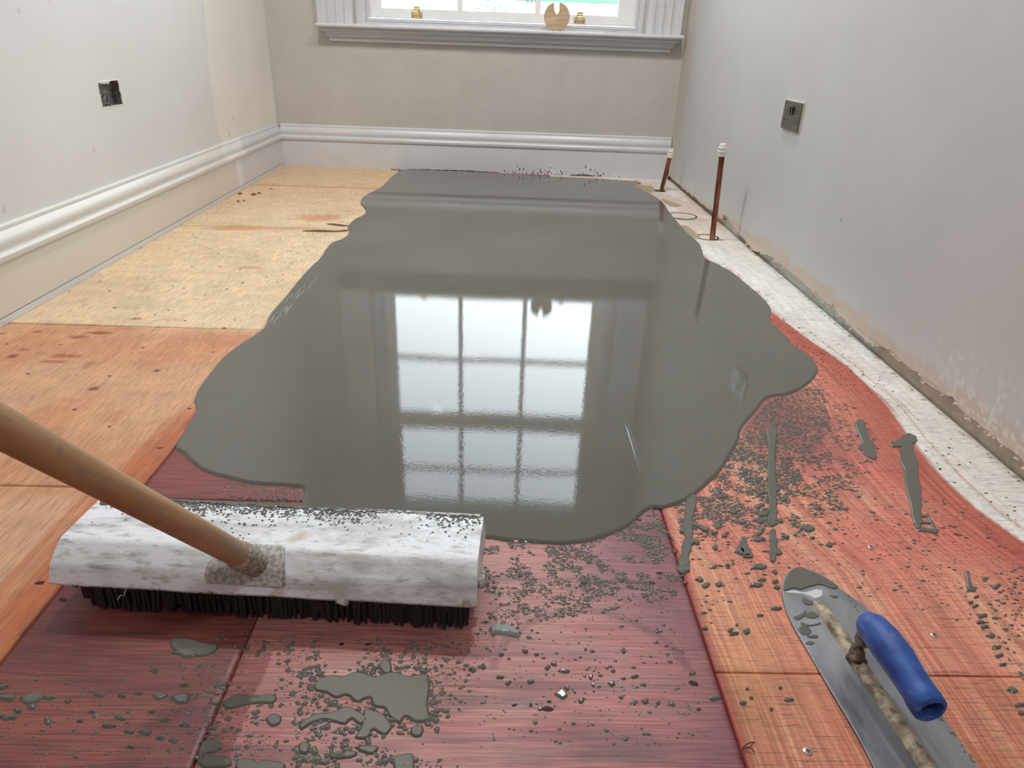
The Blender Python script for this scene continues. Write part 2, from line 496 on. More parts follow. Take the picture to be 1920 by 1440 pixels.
YW = 4.14
sheet('s', XL + .002, JL, .955, YL2, col_left, M['ply_left'], .0042)
sheet('s', XL + .002, JL, YF, .955, col_left, M['ply_left'], .0042)
sheet('s', XL + .002, JL, YL2, YL3, col_left, M['ply_left'], .005)
sheet('s', XL + .002, JL, YL3, 3.536, col_left, M['ply_left'], .007)
sheet('s', XL + .002, JL, 3.536, YW, col_left, M['ply_left'], .008)
sheet('s', JL, JC, YF, YC, col_centre, M['ply_centre'], .0035)
sheet('s', JC, JR, YF, YC, col_centre, M['ply_centre'], .0035)
sheet('s', JL, JR, YC, 2.15, col_centre, M['ply_centre'], .007)
sheet('s', JL, JR, 2.15, YW, col_centre, M['ply_centre'], .02)
sheet('s', JR, XR + .013, YF, YR, col_right, M['ply_right'], .0035)
sheet('s', JR, XR + .013, YR, 1.83, col_right, M['ply_right'], .0035)
sheet('s', JR, XR + .013, 1.83, 3.05, col_right, M['ply_right'], .0055)
sheet('s', JR, XR + .013, 3.05, YW, col_right, M['ply_right'], .0075)
obj('subfloor', boxes((XL - .1, XR + .1, YF - .1, YW + .1, -.06, -.012)), M['subfloor'], floor)

# dark hole-saw rings and holes in the boards near the pipes
def ring_mesh(r0, r1, z0, z1, n=40, frac=1.0):
    bm = bmesh.new(); L = []
    for i in range(n + 1):
        a = 2 * math.pi * i / n * frac
        L.append([bm.verts.new((r * math.cos(a), r * math.sin(a), z)) for r, z in ((r0, z0), (r0, z1), (r1, z1), (r1, z0))])
    for i in range(n):
        for k in range(4): bm.faces.new([L[i][k], L[i + 1][k], L[i + 1][(k + 1) % 4], L[i][(k + 1) % 4]])
    return bm


def lathe(prof, n=24, cap=True):
    bm = bmesh.new(); R = []
    for r, z in prof:
        R.append([bm.verts.new((r * math.cos(2 * math.pi * i / n), r * math.sin(2 * math.pi * i / n), z)) for i in range(n)])
    for a, b in zip(R, R[1:]):
        for i in range(n): bm.faces.new([a[i], a[(i + 1) % n], b[(i + 1) % n], b[i]])
    if cap:
        bm.faces.new(R[0][::-1]); bm.faces.new(R[-1])
    return bm


for (px, r, wd, sc) in (((1279, 405), .066, .006, 1), ((1326, 445), .046, .007, 1)):
    c = onz(*px)
    o = obj('cut_ring', ring_mesh(r - wd, r, -.004, .0012), M['dark'], floor); o.location = (c[0], c[1], 0)

# nail heads and filled knots scattered over the boards (too small and many to lift singly)
def domes(name, pts, mat_, parent=None, n=7, prof=((1., 0.), (.72, .62), (0, 1.))):
    """pts: rows x, y, z, rx, ry, height, angle -> one mesh of flattened domes"""
    P = np.asarray(pts, float); k = len(P)
    a = np.arange(n) * 2 * np.pi / n
    j1 = RNG.uniform(.78, 1.2, (k, n))
    V = []
    ca, sa = np.cos(P[:, 6])[:, None], np.sin(P[:, 6])[:, None]
    for rr, hh in prof[:-1]:
        lx = P[:, 3:4] * rr * np.cos(a)[None] * j1; ly = P[:, 4:5] * rr * np.sin(a)[None] * j1
        V.append(np.stack([P[:, 0:1] + lx * ca - ly * sa, P[:, 1:2] + lx * sa + ly * ca, P[:, 2:3] + P[:, 5:6] * hh + 0 * lx], -1))
    top = np.stack([P[:, 0], P[:, 1], P[:, 2] + P[:, 5]], -1)[:, None]
    A = np.concatenate(V + [top], 1); per = A.shape[1]; A = A.reshape(-1, 3)
    T = []
    for i in range(n):
        j = (i + 1) % n
        T += [(i, j, n + j), (i, n + j, n + i), (n + i, n + j, 2 * n)]
    T = np.array(T); F = (T[None] + (np.arange(k) * per)[:, None, None]).reshape(-1, 3)
    return smooth(mesh_np(name, A, F, mat_, parent))


M['nail'] = mat('dark_nail_heads', lin((92, 62, 36)), .7)
M['knot'] = mat('dark_red_screw_holes', lin((52, 14, 16)), .7)
nl = []
for x, y in [(290, 590), (316, 582), (215, 577), (325, 537), (360, 500), (395, 466), (252, 598), (205, 545), (130, 546), (154, 514), (187, 513), (235, 495), (187, 528),
             (264, 465), (300, 440), (330, 472), (366, 446), (410, 475), (345, 540), (425, 542), (455, 530), (440, 600), (412, 500), (480, 480), (505, 410), (388, 400), (430, 380),
             (560, 345), (600, 380), (470, 410), (52, 701), (268, 652), (294, 695), (113, 646), (13, 645), (400, 660), (420, 615), (347, 601), (205, 705), (140, 768), (205, 800), (450, 505), (525, 450), (540, 470), (500, 520),
             (620, 352), (640, 330), (560, 320), (512, 345), (470, 350), (540, 410), (520, 380)]:
    c = onz(x, y); r = .0035 + .002 * random.random(); nl.append((c[0], c[1], 0, r, r * .9, .0007, 0))
tag(domes('nail_head', nl, M['nail'], floor), kind='stuff')
nl = []
for x, y, r in [(975, 1080, .004), (1237, 1075, .005), (1300, 1281, .0055), (1028, 1330, .006), (118, 1125, .005), (703, 1342, .005), (640, 1208, .003), (690, 1208, .003), (965, 1322, .003), (1198, 975, .004),
                (148 / 2, 1093, .0055), (355, 766, .004), (368, 745, .003), (185, 902, .004), (300, 840, .005), (1660, 660, .003), (1610, 620, .003), (1790, 905, .003)]:
    c = onz(x, y); nl.append((c[0], c[1], 0, r * 1.3, r * .7, .0006, random.uniform(-.3, .3)))
tag(domes('filled_hole', nl, M['knot'], floor), kind='stuff')

# ------------------------------------------------------------------ WALLS
def grid_wall(name, us, vs, to_xyz, colf, hole=None, keepv=None):
    Ug, Vg = np.meshgrid(us, vs); ny, nx = Ug.shape
    P = to_xyz(Ug, Vg).reshape(-1, 3); c = colf(Ug, Vg).reshape(-1, 3)
    i = (np.arange(ny - 1)[:, None] * nx + np.arange(nx - 1)[None]).ravel()
    if hole is not None:
        uc = (us[:-1] + us[1:]) / 2; vc = (vs[:-1] + vs[1:]) / 2
        A, B = np.meshgrid(uc, vc); k = ~((A > hole[0]) & (A < hole[1]) & (B > hole[2]) & (B < hole[3])); i = i[k.ravel()]
    return mesh_np(name, P, np.stack([i, i + 1, i + nx + 1, i + nx], 1), M['wall'], None, c)


# left wall: cool white skim, cream paint towards the window corner
HL = (2.357, 2.487, .448, .523)
_bl = np.array([onx(x, y, XL)[1:] for x, y in [(378, -80), (383, 0), (388, 60), (392, 120), (398, 180), (405, 230), (415, 265), (425, 300)]])
_bo = np.argsort(_bl[:, 1])


def col_wl(Y, Z):
    n1 = fbm(Y * 3, Z * 3); c = np.zeros(Y.shape + (3,), np.float32) + np.array((.74, .75, .755), np.float32)
    c = mixc(c, (.73, .73, .74), sst(.4, .65, n1) * .6)
    bY = np.interp(Z, _bl[_bo, 1], _bl[_bo, 0]) + (vn(Z * 25, Z * 0) - .5) * .02
    c = mixc(c, (.77, .765, .75), np.exp(-((Y - bY) / .25) ** 2) * (Y < bY) * .8)
    c = mixc(c, (.85, .825, .775), sst(-.006, .006, Y - bY))
    m = (np.abs(fbm(Y * 22, Z * 22, 2) - .5) < .006) & (fbm(Y * 4 + 40, Z * 4) > .66)
    c = mixc(c, (.45, .42, .40), m * .6)
    return c


us = np.unique(np.concatenate([np.linspace(YF - .05, .9, 12), np.arange(.9, 4.25, .012), HL[:2]])); vs = np.unique(np.concatenate([np.arange(0, 1.15, .012), np.linspace(1.15, CEIL, 20), HL[2:]]))
wl = grid_wall('wall_left', us, vs, lambda a, b: np.stack([np.full_like(a, XL), a, b], -1), col_wl, HL); tag(wl, kind='structure')
wl.data.flip_normals() if False else None
obj('wall_core', boxes((XL - .16, XL - .05, YF - .1, 4.3, -.05, CEIL + .05)), M['dark'], wl)

# right wall: thin plaster skin broken away raggedly above the floor, pale green board behind
_rg = np.array([onx(1300 + x / 2.571, 400 + y / 2.571, XR)[1:] for x, y in [(130, 0), (220, 110), (280, 185), (380, 230), (450, 290), (510, 340), (560, 380), (660, 470), (740, 545), (820, 630), (890, 670), (940, 680), (1000, 740), (1100, 830), (1190, 910), (1240, 925), (1270, 980), (1350, 1040), (1450, 1130), (1540, 1200), (1594, 1270)]])
_rg = _rg[np.argsort(_rg[:, 0])]
ury = np.concatenate([np.linspace(YF - .05, .85, 14), np.arange(.86, 4.22, .007)])
zedge = np.interp(ury, _rg[:, 0], _rg[:, 1], left=.018, right=.006)
zedge = np.where(ury > 2.95, .012, zedge) + (fbm(ury * 30, ury * 0, 3) - .5) * .014
zedge = np.clip(zedge + .010 + .012 * sst(1.7, 1.3, ury) * fbm(ury * 9, ury * 0 + 5, 2), .004, .06)


def col_wr(Y, Z):
    n1 = fbm(Y * 3 + 50, Z * 3); c = np.zeros(Y.shape + (3,), np.float32) + np.array((.61, .62, .625), np.float32)
    c = mixc(c, (.615, .605, .61), sst(.4, .65, n1) * .7)
    c = mixc(c, (.70, .715, .73), sst(2.6, 3.3, Y) * (1 - sst(3.5, 3.95, Y)) * .6)  # bluish window light painted into the wall colour near the far corner
    hgt = .085 + .05 * (fbm(Y * 5, Y * 0 + 2) - .5) + .04 * (fbm(Y * 25, Z * 25) - .5)
    hgt = hgt * (.4 + .6 * sst(3.3, 2.4, Y))
    c = mixc(c, (.62, .51, .415), (1 - sst(hgt * .75, hgt, Z)) * .75)
    c = mixc(c, (.72, .62, .53), (1 - sst(.022, .045, Z + (n1 - .5) * .02)) * .8)
    c = mixc(c, (.76, .72, .68), sst(.62, .7, fbm(Y * 130, Z * 130, 2)) * (1 - sst(.12, .17, Z)) * sst(1.5, 1.2, Y) * .9)
    c = mixc(c, (.60, .50, .42), sst(3.75, 3.95, Y) * .6)
    cr = np.abs(Z - (.028 + .02 * fbm(Y * 6, Y * 0 + 8)))
    c = mixc(c, (.42, .33, .26), (1 - sst(.0012, .003, cr)) * (Y < 1.7) * .6)
    for px, ry, rz, cc in (((1577, 411), .004, .006, (.16, .15, .14)), ((1572, 398), .003, .003, (.3, .28, .27)), ((1332, 250), .003, .004, (.35, .3, .3)),
                           ((1332, 212), .004, .002, (.4, .35, .33)), ((1333, 12), .004, .004, (.25, .24, .24)), ((1345, 28), .003, .004, (.3, .28, .28)), ((1540, 515), .01, .001, (.4, .36, .34)),
                           ((1300, 236), .002, .006, (.5, .42, .38)), ((1480, 455), .012, .0015, (.5, .46, .44)), ((1561, 573), .006, .004, (.3, .25, .2))):
        p = onx(*px, XR); c = mixc(c, cc, (((Y - p[1]) / ry) ** 2 + ((Z - p[2]) / rz) ** 2 < 1.6) * .85)
    return c


vt = np.unique(np.round(np.concatenate([[0, .004, .010, .018], np.arange(.03, .295, .009), np.arange(.3, 1.19, .02), np.linspace(1.2, CEIL, 14)]), 5))
Ug, Vg = np.meshgrid(ury, vt)
Zg = np.where(Vg < .06, zedge[None] + Vg * (1 - zedge[None] / .06), Vg)
Xo = XR + (fbm(Ug * 2, Zg * 2, 2) - .5) * .003 * (Zg > .02) + (fbm(Ug * 40, Zg * 40, 2) - .5) * .003 * (Zg < .05)
ny, nx = Ug.shape
P = np.stack([Xo, Ug, Zg], -1).reshape(-1, 3); cc = col_wr(Ug, Zg).reshape(-1, 3)
i = (np.arange(ny - 1)[:, None] * nx + np.arange(nx - 1)[None]).ravel()
Fq = np.stack([i, i + nx, i + nx + 1, i + 1], 1)
lip = P[:nx].copy(); lip[:, 0] += .020; lip[:, 2] += .001
b0 = len(P); j = np.arange(nx - 1)
Fq = np.vstack([Fq, np.stack([b0 + j, j, j + 1, b0 + j + 1], 1)])
wr = mesh_np('wall_right', np.vstack([P, lip]), Fq, M['wall'], None, np.vstack([cc, cc[:nx] * 0 + np.array((.40, .31, .24))])); tag(wr, kind='structure')
def f_gb(n, b):
    g = noise(n, coords(n, (1, 6, 20)), 1, 4)
    n.links.new(mixn(n, rng(n, g, .35, .65, 0, 1), (.50, .53, .49), (.62, .64, .59)), b.inputs['Base Color'])
M['browncoat'] = paint('brown_plaster_coat', (.50, .42, .34), .9, .2)
M['greenboard'] = mat('pale_green_board', rough=.7, build=f_gb)
for ya, yb, mm_ in ((YF - .05, 1.60, 'browncoat'), (1.60, 3.0, 'greenboard'), (3.0, 4.22, 'browncoat')):
    obj('backing_board', boxes((XR + .018, XR + .03, ya, yb, -.012, .2)), M[mm_], wr)
obj('wall_core', boxes((XR + .03, XR + .12, YF - .1, 4.3, -.05, CEIL + .05)), M['dark'], wr)
# crumbled plaster lumps along the break
nl = []
for _ in range(170):
    y = random.uniform(.9, 3.7) if random.random() < .6 else random.uniform(.9, 1.9)
    z = float(np.interp(y, ury, zedge))
    nl.append((XR + random.uniform(-.004, .002), y, random.choice((z - .003, z - .001, -.001, -.0005)), .0025 * random.uniform(.5, 2), .004 * random.uniform(.5, 2.2), .0035 * random.uniform(.4, 1.4), random.uniform(0, 3)))
M['crumb'] = mat('plaster_crumbs', (.60, .50, .41), .9)
tag(domes('plaster_crumb', nl, M['crumb'], wr, n=6), kind='stuff')
# back (window) wall
OX0, OX1, OZ0, OZ1 = -.795, .725, .715, 2.52
bw = obj('wall_back', boxes((-1.45, OX0, 0, .30, -.05, CEIL + .05), (OX1, 1.2, 0, .30, -.05, CEIL + .05), (OX0, OX1, 0, .30, -.05, OZ0), (OX0, OX1, 0, .30, OZ1, CEIL + .05)), M['back_wall'], None, MB)
tag(bw, kind='structure')
M['rear_wall'] = paint('rear_wall_paint', (.72, .69, .65), .8)
tag(obj('wall_front', boxes((XL - .15, XR + .15, YF - .15, YF, -.05, CEIL + .05)), M['rear_wall']), kind='structure')
tag(obj('ceiling', boxes((XL - .15, XR + .15, YF - .15, 4.45, CEIL, CEIL + .1)), M['ceiling']), kind='structure')

# skirting boards -------------------------------------------------------------
SKP = [(.0, 0), (.0225, 0), (.0225, .134), (.0215, .139), (.0245, .141), (.0285, .1445), (.0305, .151), (.0300, .158), (.0265, .1635), (.0215, .166), (.0205, .171), (.0215, .176), (.0235, .182), (.0225, .190),
       (.0185, .199), (.0125, .2075), (.0105, .2105), (.0110, .215), (.0100, .220), (.006, .224), (0, .224)]


def extrude_profile(prof, stations, place, colf=None, name='x', m=None, parent=None):
    k = len(prof); V = []; cs = []
    for s in stations:
        for d, z in prof:
            V.append(place(d, s, z)); cs.append(colf(s, z) if colf else (1, 1, 1))
    Fq = []
    for a in range(len(stations) - 1):
        for j in range(k - 1): Fq.append((a * k + j, a * k + j + 1, (a + 1) * k + j + 1, (a + 1) * k + j))
    return mesh_np(name, V, Fq, m, parent, np.array(cs) if colf else None)


_pb = onx(441, 292, XL + .02)[1]; _pb2 = onx(452, 345, XL + .02)[1]


def col_sk(s, z):
    bY = _pb2 + (_pb - _pb2) * min(1, z / .15) + .012 * math.sin(z * 60)
    cream, white, put = (.70, .665, .60), (.66, .67, .71), (.80, .81, .82)
    if z > .138: cream = (.72, .715, .70)
    if z > .17: cream = (.74, .735, .71)
    if abs(s - bY) < .03 + (.09 if z > .135 else 0): return put
    if s < bY: return cream
    return white


st = list(np.linspace(YF, .9, 8)) + list(np.arange(.95, 4.13, .02)) + [4.125]
bl = extrude_profile(SKP, st, lambda d, s, z: (XL + d, s, z), col_sk, 'baseboard_left', M['skirt']); smooth(bl, 28); tag(bl, kind='structure')
obj('base_strip', boxes((XL + .0225, XL + .0262, YF, 4.10, 0, .0165), bevel=.001), M['white_gloss'], bl)
M['seam'] = mat('seam_shadow_line', (.20, .17, .14), .9)
obj('seam', boxes((XL + .0226, XL + .0233, YF, 4.10, .0166, .0182)), M['seam'], bl)
bb = extrude_profile(SKP, [-1.24, -.6, 0, .5, .938], lambda d, s, z: (s, -d, z), None, 'baseboard_back', M['white_gloss']); bb.matrix_world = MB; smooth(bb, 28); tag(bb, kind='structure')

# dark wet splashes on the back skirting
nl = []
def onb(x, y, d=.0):                        # point on the plane of the window wall, d in front of it
    o = MB.inverted() @ Vector((0, 0, H)); r = MB.inverted().to_3x3() @ Vector(ray(x, y)); t = (-d - o.y) / r.y
    return o + r * t
M['splash'] = mat('dark_splashes', lin((72, 66, 64)), .3)
spl_v = []
for _ in range(260):
    x = random.choice((random.gauss(985, 35), random.gauss(1030, 30), random.gauss(1100, 25), random.uniform(950, 1165)))
    if not 935 < x < 1170: continue
    yb = 320 + (x - 750) * .041; y = yb + 6 - abs(random.gauss(0, 9)); p = onb(x, y, .0228); spl_v.append((p.x, p.z))
bm = bmesh.new()
for x, z in spl_v:
    if z < .001: continue
    r = random.uniform(.0012, .0035); hh = r * random.uniform(1, 3.2)
    vs_ = [bm.verts.new((x + r * math.cos(a), -.0228, z + hh * math.sin(a))) for a in np.arange(7) * 2 * math.pi / 7]
    t = bm.verts.new((x, -.0245, z))
    for q in range(7): bm.faces.new((vs_[q], vs_[(q + 1) % 7], t))
so = obj('splash_fleck', bm, M['splash'], bb); tag(so, kind='stuff')
M['wetline'] = mat('wet_dark_line', lin((60, 54, 52)), .35)
def strip_back(xa, xb, h0, name):
    bm = bmesh.new(); n = 40; rows = []
    for q in range(n + 1):
        x = xa + (xb - xa) * q / n; hh = h0 * math.sin(math.pi * min(1, max(0, q / n))) ** .5 * random.uniform(.55, 1.1) + .001
        rows.append((bm.verts.new((x, -.0225, .003)), bm.verts.new((x, -.0243, .003 + hh * .5)), bm.verts.new((x, -.0226, .003 + hh))))
    for a, b in zip(rows, rows[1:]):
        bm.faces.new((a[0], b[0], b[1], a[1])); bm.faces.new((a[1], b[1], b[2], a[2]))
    return obj(name, bm, M['wetline'], bb)
strip_back(onb(765, 322, .02).x, onb(940, 326, .02).x, .007, 'wet_stain')
strip_back(onb(1068, 332, .02).x, onb(1115, 334, .02).x, .009, 'wet_stain')

# ------------------------------------------------------------------ WINDOW (in the frame of the window wall)
win = empty('window_1', MB); tag(win, kind='structure')
def wpart(name, bm, m, parent=win, sm=None):
    o = obj(name, bm, m, parent)
    if sm: smooth(o, sm)
    return o
# box frame with splayed steps
wpart('window_frame', boxes((OX0, -.742, .045, .30, OZ0, OZ1), (.697, OX1, .045, .30, OZ0, OZ1), (OX0, OX1, .045, .30, 2.49, OZ1), (OX0, OX1, .05, .30, OZ0, .745), bevel=.003), M['white_gloss'])
wpart('inner_bead', boxes((-.742, -.730, .07, .10, .745, 2.49), (.685, .697, .07, .10, .745, 2.49), (-.742, .697, .062, .10, .745, .762), (-.742, .697, .07, .10, 2.478, 2.49), bevel=.003), M['white_gloss'])
# sashes: lower (inner) and upper (outer)
GX = (-.665, -.247, .166, .592)
def sash(y0, y1, z0, z1, g0, gm, g1, bot, top):
    s = wpart('sash', boxes((-.738, GX[0], y0, y1, z0, z1), (GX[3], .693, y0, y1, z0, z1), (GX[0], GX[3], y0, y1, z0, g0), (GX[0], GX[3], y0, y1, g1, z1), bevel=.003), M['sash_white'])
    bs = []
    for gx in GX[1:3]: wpart('glazing_bar', boxes((gx - .014, gx + .014, y0 + .006, y1 - .006, g0, g1), bevel=.003), M['sash_white'], s)
    wpart('glazing_bar', boxes((GX[0], GX[3], y0 + .007, y1 - .007, gm - .014, gm + .014), bevel=.003), M['sash_white'], s)
    for a, b in zip(GX, GX[1:]):
        for c, d in ((g0, gm), (gm, g1)):
            wpart('pane', boxes((a - .002, b + .002, (y0 + y1) / 2 - .0015, (y0 + y1) / 2 + .0015, c, d)), M['glass'], s)
    return s
s1 = sash(.105, .145, .765, 1.735, .812, 1.243, 1.655, 0, 0)
s2 = sash(.150, .190, 1.675, 2.495, 1.80, 2.140, 2.47, 0, 0)
# stone-coloured outer cill
wpart('outer_cill', boxes((-.84, .78, .20, .42, .70, .748), bevel=.004), M['sash_white'])

# fluted architraves and the moulded window board
def arch_profile(w):
    P = [(0, 0), (0, .030), (.004, .034), (.012, .034), (.016, .029), (.020, .029)]
    x = .024
    for k in range(3):
        P += [(x, .0295), (x + .004, .0225), (x + .010, .0185), (x + .022, .0185 + .001), (x + .030, .0225), (x + .034, .0295), (x + .040, .0305)]
        x += .044
    P += [(w - .022, .030), (w - .016, .024), (w - .008, .020), (w, .020), (w, 0)]
    return P
def vert_extrude(prof, x0, z0, z1, flip=False):
    bm = bmesh.new(); a = []; b = []
    for u, d in prof:
        x = x0 - u if flip else x0 + u
        a.append(bm.verts.new((x, -d, z0))); b.append(bm.verts.new((x, -d, z1)))
    for q in range(len(prof) - 1): bm.faces.new((a[q], a[q + 1], b[q + 1], b[q]))
    bm.faces.new(a); bm.faces.new(b)
    return bm
t1 = obj('trim_1', vert_extrude(arch_profile(.182), -.980, .728, 2.60), M['white_gloss'], None, MB); smooth(t1, 30); tag(t1, kind='structure')
t2 = obj('trim_2', vert_extrude(arch_profile(.182), .914, .728, 2.60, True), M['white_gloss'], None, MB); smooth(t2, 30); tag(t2, kind='structure')
t3 = obj('trim_3', boxes((-1.0, .925, -.034, 0, 2.52, 2.64), bevel=.004), M['white_gloss'], None, MB); tag(t3, kind='structure')
# window board nosing and bed moulding: profile (projection, z) swept round a mitred front
NP = [(.0, .731), (.064, .731), (.072, .729), (.077, .7235), (.0775, .717), (.073, .711), (.064, .7085), (.055, .7080), (.0545, .7030), (.0590, .7015), (.0590, .6965), (.0535, .6945), (.047, .6925), (.041, .6885),
      (.037, .6835), (.0355, .6790), (.0400, .6775), (.0395, .6725), (.031, .6700), (.0235, .6660), (.0190, .6620), (.0225, .6605), (.0225, .6490), (.015, .6465), (.0, .6455)]
bm = bmesh.new(); rows = []
XA, XB = -.902, .845
for d, z in NP:
    rows.append([bm.verts.new(p) for p in ((XA - d, 0.0, z), (XA - d, -d, z), (XB + d, -d, z), (XB + d, 0.0, z))])
for a, b in zip(rows, rows[1:]):
    for q in range(3): bm.faces.new((a[q], a[q + 1], b[q + 1], b[q]))
bm.faces.new([r[0] for r in rows][::-1]) if False else None
box(bm, OX0, OX1, -.03, .052, .700, .7308)
ws = obj('trim_4', bm, M['white_gloss'], None, MB); smooth(ws, 32); tag(ws, kind='structure')

# brass sash lifts on the bottom rail
def brass_lift(px, label):
    p = onb(*px, -.10)
    t = empty('sash_lift', MB @ Matrix.Translation((p.x, .105, .795)))
    tag(t, label, 'window fitting', None)
    obj('back_plate', boxes((-.030, .030, -.003, 0, -.026, .004), (-.016, .016, -.003, 0, .004, .030), bevel=.0012), M['brass'], t)
    bm = bmesh.new()
    prev = None
    for q in range(9):
        a = q / 8 * math.pi * .95; y = -.003 - .016 * math.sin(a); z = .020 - .028 * (q / 8)
        cur = [bm.verts.new((x, y - o, z)) for x in (-.012, .012) for o in (0, .003)]
        if prev:
            for f in ((0, 1, 3, 2),):
                pass
            bm.faces.new((prev[0], prev[2], cur[2], cur[0])); bm.faces.new((prev[1], prev[3], cur[3], cur[1]))
            bm.faces.new((prev[0], prev[1], cur[1], cur[0])); bm.faces.new((prev[2], prev[3], cur[3], cur[2]))
        else: bm.faces.new((cur[0], cur[1], cur[3], cur[2]))
        prev = cur
    bm.faces.new((prev[0], prev[1], prev[3], prev[2]))
    smooth(obj('hook', bm, M['brass'], t), 40)
    for sx_ in (-.021, .021):
        s = obj('screw', lathe([(.0035, -.0008), (.0033, .0007), (.0015, .0014)], 12), M['nail'], t)
        s.matrix_local = Matrix.Translation((sx_, -.003, -.016)) @ Matrix.Rotation(math.pi / 2, 4, 'X')
brass_lift((781, 20), 'brass sash lift on the left part of the window bottom rail')
brass_lift((1087, 35), 'brass sash lift on the window bottom rail, right of the wooden disc')

# notched round wooden disc standing on the window board
def f_disc(n, b):
    g = noise(n, coords(n, (8, 30, 60)), 1, 4)
    n.links.new(mixn(n, rng(n, g, .3, .7, 0, 1), lin((170, 142, 108)), lin((206, 184, 152))), b.inputs['Base Color'])
M['disc'] = mat('raw_wooden_disc', rough=.7, build=f_disc)
pd = onb(1043, 57, .055); rd = .0665
outl = []
for k in range(64):
    a = math.radians(90 + 13 + k * (360 - 26) / 63); outl.append((rd * math.cos(a), rd * math.sin(a)))
outl += [(.0125, .052), (.013, .034), (.010, .020), (.0045, .017), (.002, .010), (-.004, .012), (-.0085, .020), (-.0125, .024), (-.014, .050)]
bm = bmesh.new(); fa = [bm.verts.new((x, 0, z)) for x, z in outl]; fb = [bm.verts.new((x, .016, z)) for x, z in outl]
n_ = len(outl)
tri = tessellate_polygon([[Vector((x, 0, z)) for x, z in outl]])
for t in tri: bm.faces.new([fa[i] for i in t]); bm.faces.new([fb[i] for i in t[::-1]])
for q in range(n_): bm.faces.new((fa[q], fa[(q + 1) % n_], fb[(q + 1) % n_], fb[q]))
dsk = obj('wooden_disc', bm, M['disc'], None, MB @ Matrix.Translation((pd.x, -.044, .731 + rd * .985)) @ Matrix.Rotation(math.radians(-9), 4, 'X') @ Matrix.Rotation(math.radians(-3), 4, 'Y'))
tag(dsk, 'round pale wooden disc with a notch cut in its top, standing on the windowsill', 'wooden disc')

# faint scrap of clear film and a twist of dark thread on the board
bm = bmesh.new(); prev = None
for q in range(26):
    a = q * .8; x = (q - 13) * .0028 + .004 * math.sin(a * 1.3); z = .0022 + .0035 * (1 + math.sin(a)); y = .002 * math.cos(a)
    r = .0007; cur = [bm.verts.new((x, y + r * math.cos(b), z + r * math.sin(b))) for b in (0, 2.1, 4.2)]
    if prev:
        for k in range(3): bm.faces.new((prev[k], prev[(k + 1) % 3], cur[(k + 1) % 3], cur[k]))
    prev = cur
pt = onb(1146, 59, .05)
th = obj('thread_scrap', bm, M['black'], None, MB @ Matrix.Translation((pt.x, -.055, .7305))); tag(th, 'thin dark twist of thread lying on the right of the windowsill', 'thread')

# ------------------------------------------------------------------ OUTSIDE
M['render'] = mat('white_render', (.86, .88, .86), .9)
M['slate'] = mat('slate_roof', (.16, .165, .20), .7, build=lambda n, b: n.links.new(mixn(n, rng(n, noise(n, coords(n, (2, 2, 6)), 1.5, 5, .8), .4, .6, 0, 1), (.13, .14, .19), (.36, .37, .44)), b.inputs['Base Color']))
M['greenroof'] = mat('green_hedge_gutter', (.10, .22, .15), .8)
M['outwin'] = mat('outside_window_pane', (.26, .30, .30), .3)
M['ground'] = mat('outside_ground', (.30, .31, .28), .9)
tag(obj('ground', boxes((-60, 60, 4.8, 130, -4.3, -4.0)), M['ground']), kind='structure')
YH = 40.0
def out(x, y, Y):
    d = ray(x, y); t = Y / d[1]; return d * t + np.array([0, 0, H])
hs = empty('house', Matrix.Translation((0, YH, -4))); tag(hs, 'white rendered house with small paned windows seen through the window glass', 'house')
xa, xb = out(905, 10, YH)[0], out(1300, 10, YH)[0]; zt = out(1090, 5, YH)[2] + 4
obj('wall', boxes((xa, xb, 0, 7, 0, zt)), M['render'], hs)
obj('roof', boxes((xa - .2, xb + .3, -.4, 7.4, zt, zt + .14)), M['greenroof'], hs)
bm = bmesh.new(); v = [bm.verts.new(p) for p in ((xa - .2, -.3, zt + .14), (xb + .3, -.3, zt + .14), (xb + .3, 7.3, zt + .14), (xa - .2, 7.3, zt + .14), (xa + 1, 3.5, zt + 1.6), (xb - 1, 3.5, zt + 1.6))]
for f in ((0, 1, 5, 4), (1, 2, 5), (2, 3, 4, 5), (3, 0, 4), (3, 2, 1, 0)): bm.faces.new([v[k] for k in f])
obj('roof_slope', bm, M['slate'], hs)
for cx_, cy_ in ((997, 12), (1112, 20)):
    p = out(cx_, cy_, YH); x = p[0]; z = p[2] + 4
    fr = obj('window', boxes((x - .36, x + .36, -.03, .02, z - .42, z + .32)), M['render'], hs)
    for a in range(3):
        for b in range(3):
            if b < 3: obj('pane', boxes((x - .29 + a * .21, x - .29 + a * .21 + .14, -.045, -.03, z - .34 + b * .22, z - .34 + b * .22 + .15)), M['outwin'], fr)
# slate roofed house in front, left
h2 = empty('house', Matrix.Translation((0, 26, -4))); tag(h2, 'grey slate roofed house seen through the left window panes', 'house')
p0, p1 = out(600, 20, 26), out(862, 22, 26); xa, xb = p0[0], p1[0]; zr = p0[2] + 4 - .55
obj('wall', boxes((xa, xb, 0, 5, 0, zr)), M['render'], h2)
bm = bmesh.new(); v = [bm.verts.new(p) for p in ((xa, -.2, zr), (xb, -.2, zr), (xb, 5.2, zr), (xa, 5.2, zr), (xa, 2.5, zr + 2.2), (xb, 2.5, zr + 2.2))]
for f in ((0, 1, 5, 4), (1, 2, 5), (2, 3, 4, 5), (3, 0, 4), (3, 2, 1, 0)): bm.faces.new([v[k] for k in f])
obj('roof', bm, M['slate'], h2)
h3 = empty('house', Matrix.Translation((0, 31, -4))); tag(h3, 'gable end with dark slates seen through the middle window panes', 'house')
a0, a1, a2, a3 = out(893, 24, 31), out(958, 24, 31), out(938, -20, 31), out(893, -20, 31)
bm = bmesh.new(); fr_ = []; bk_ = []
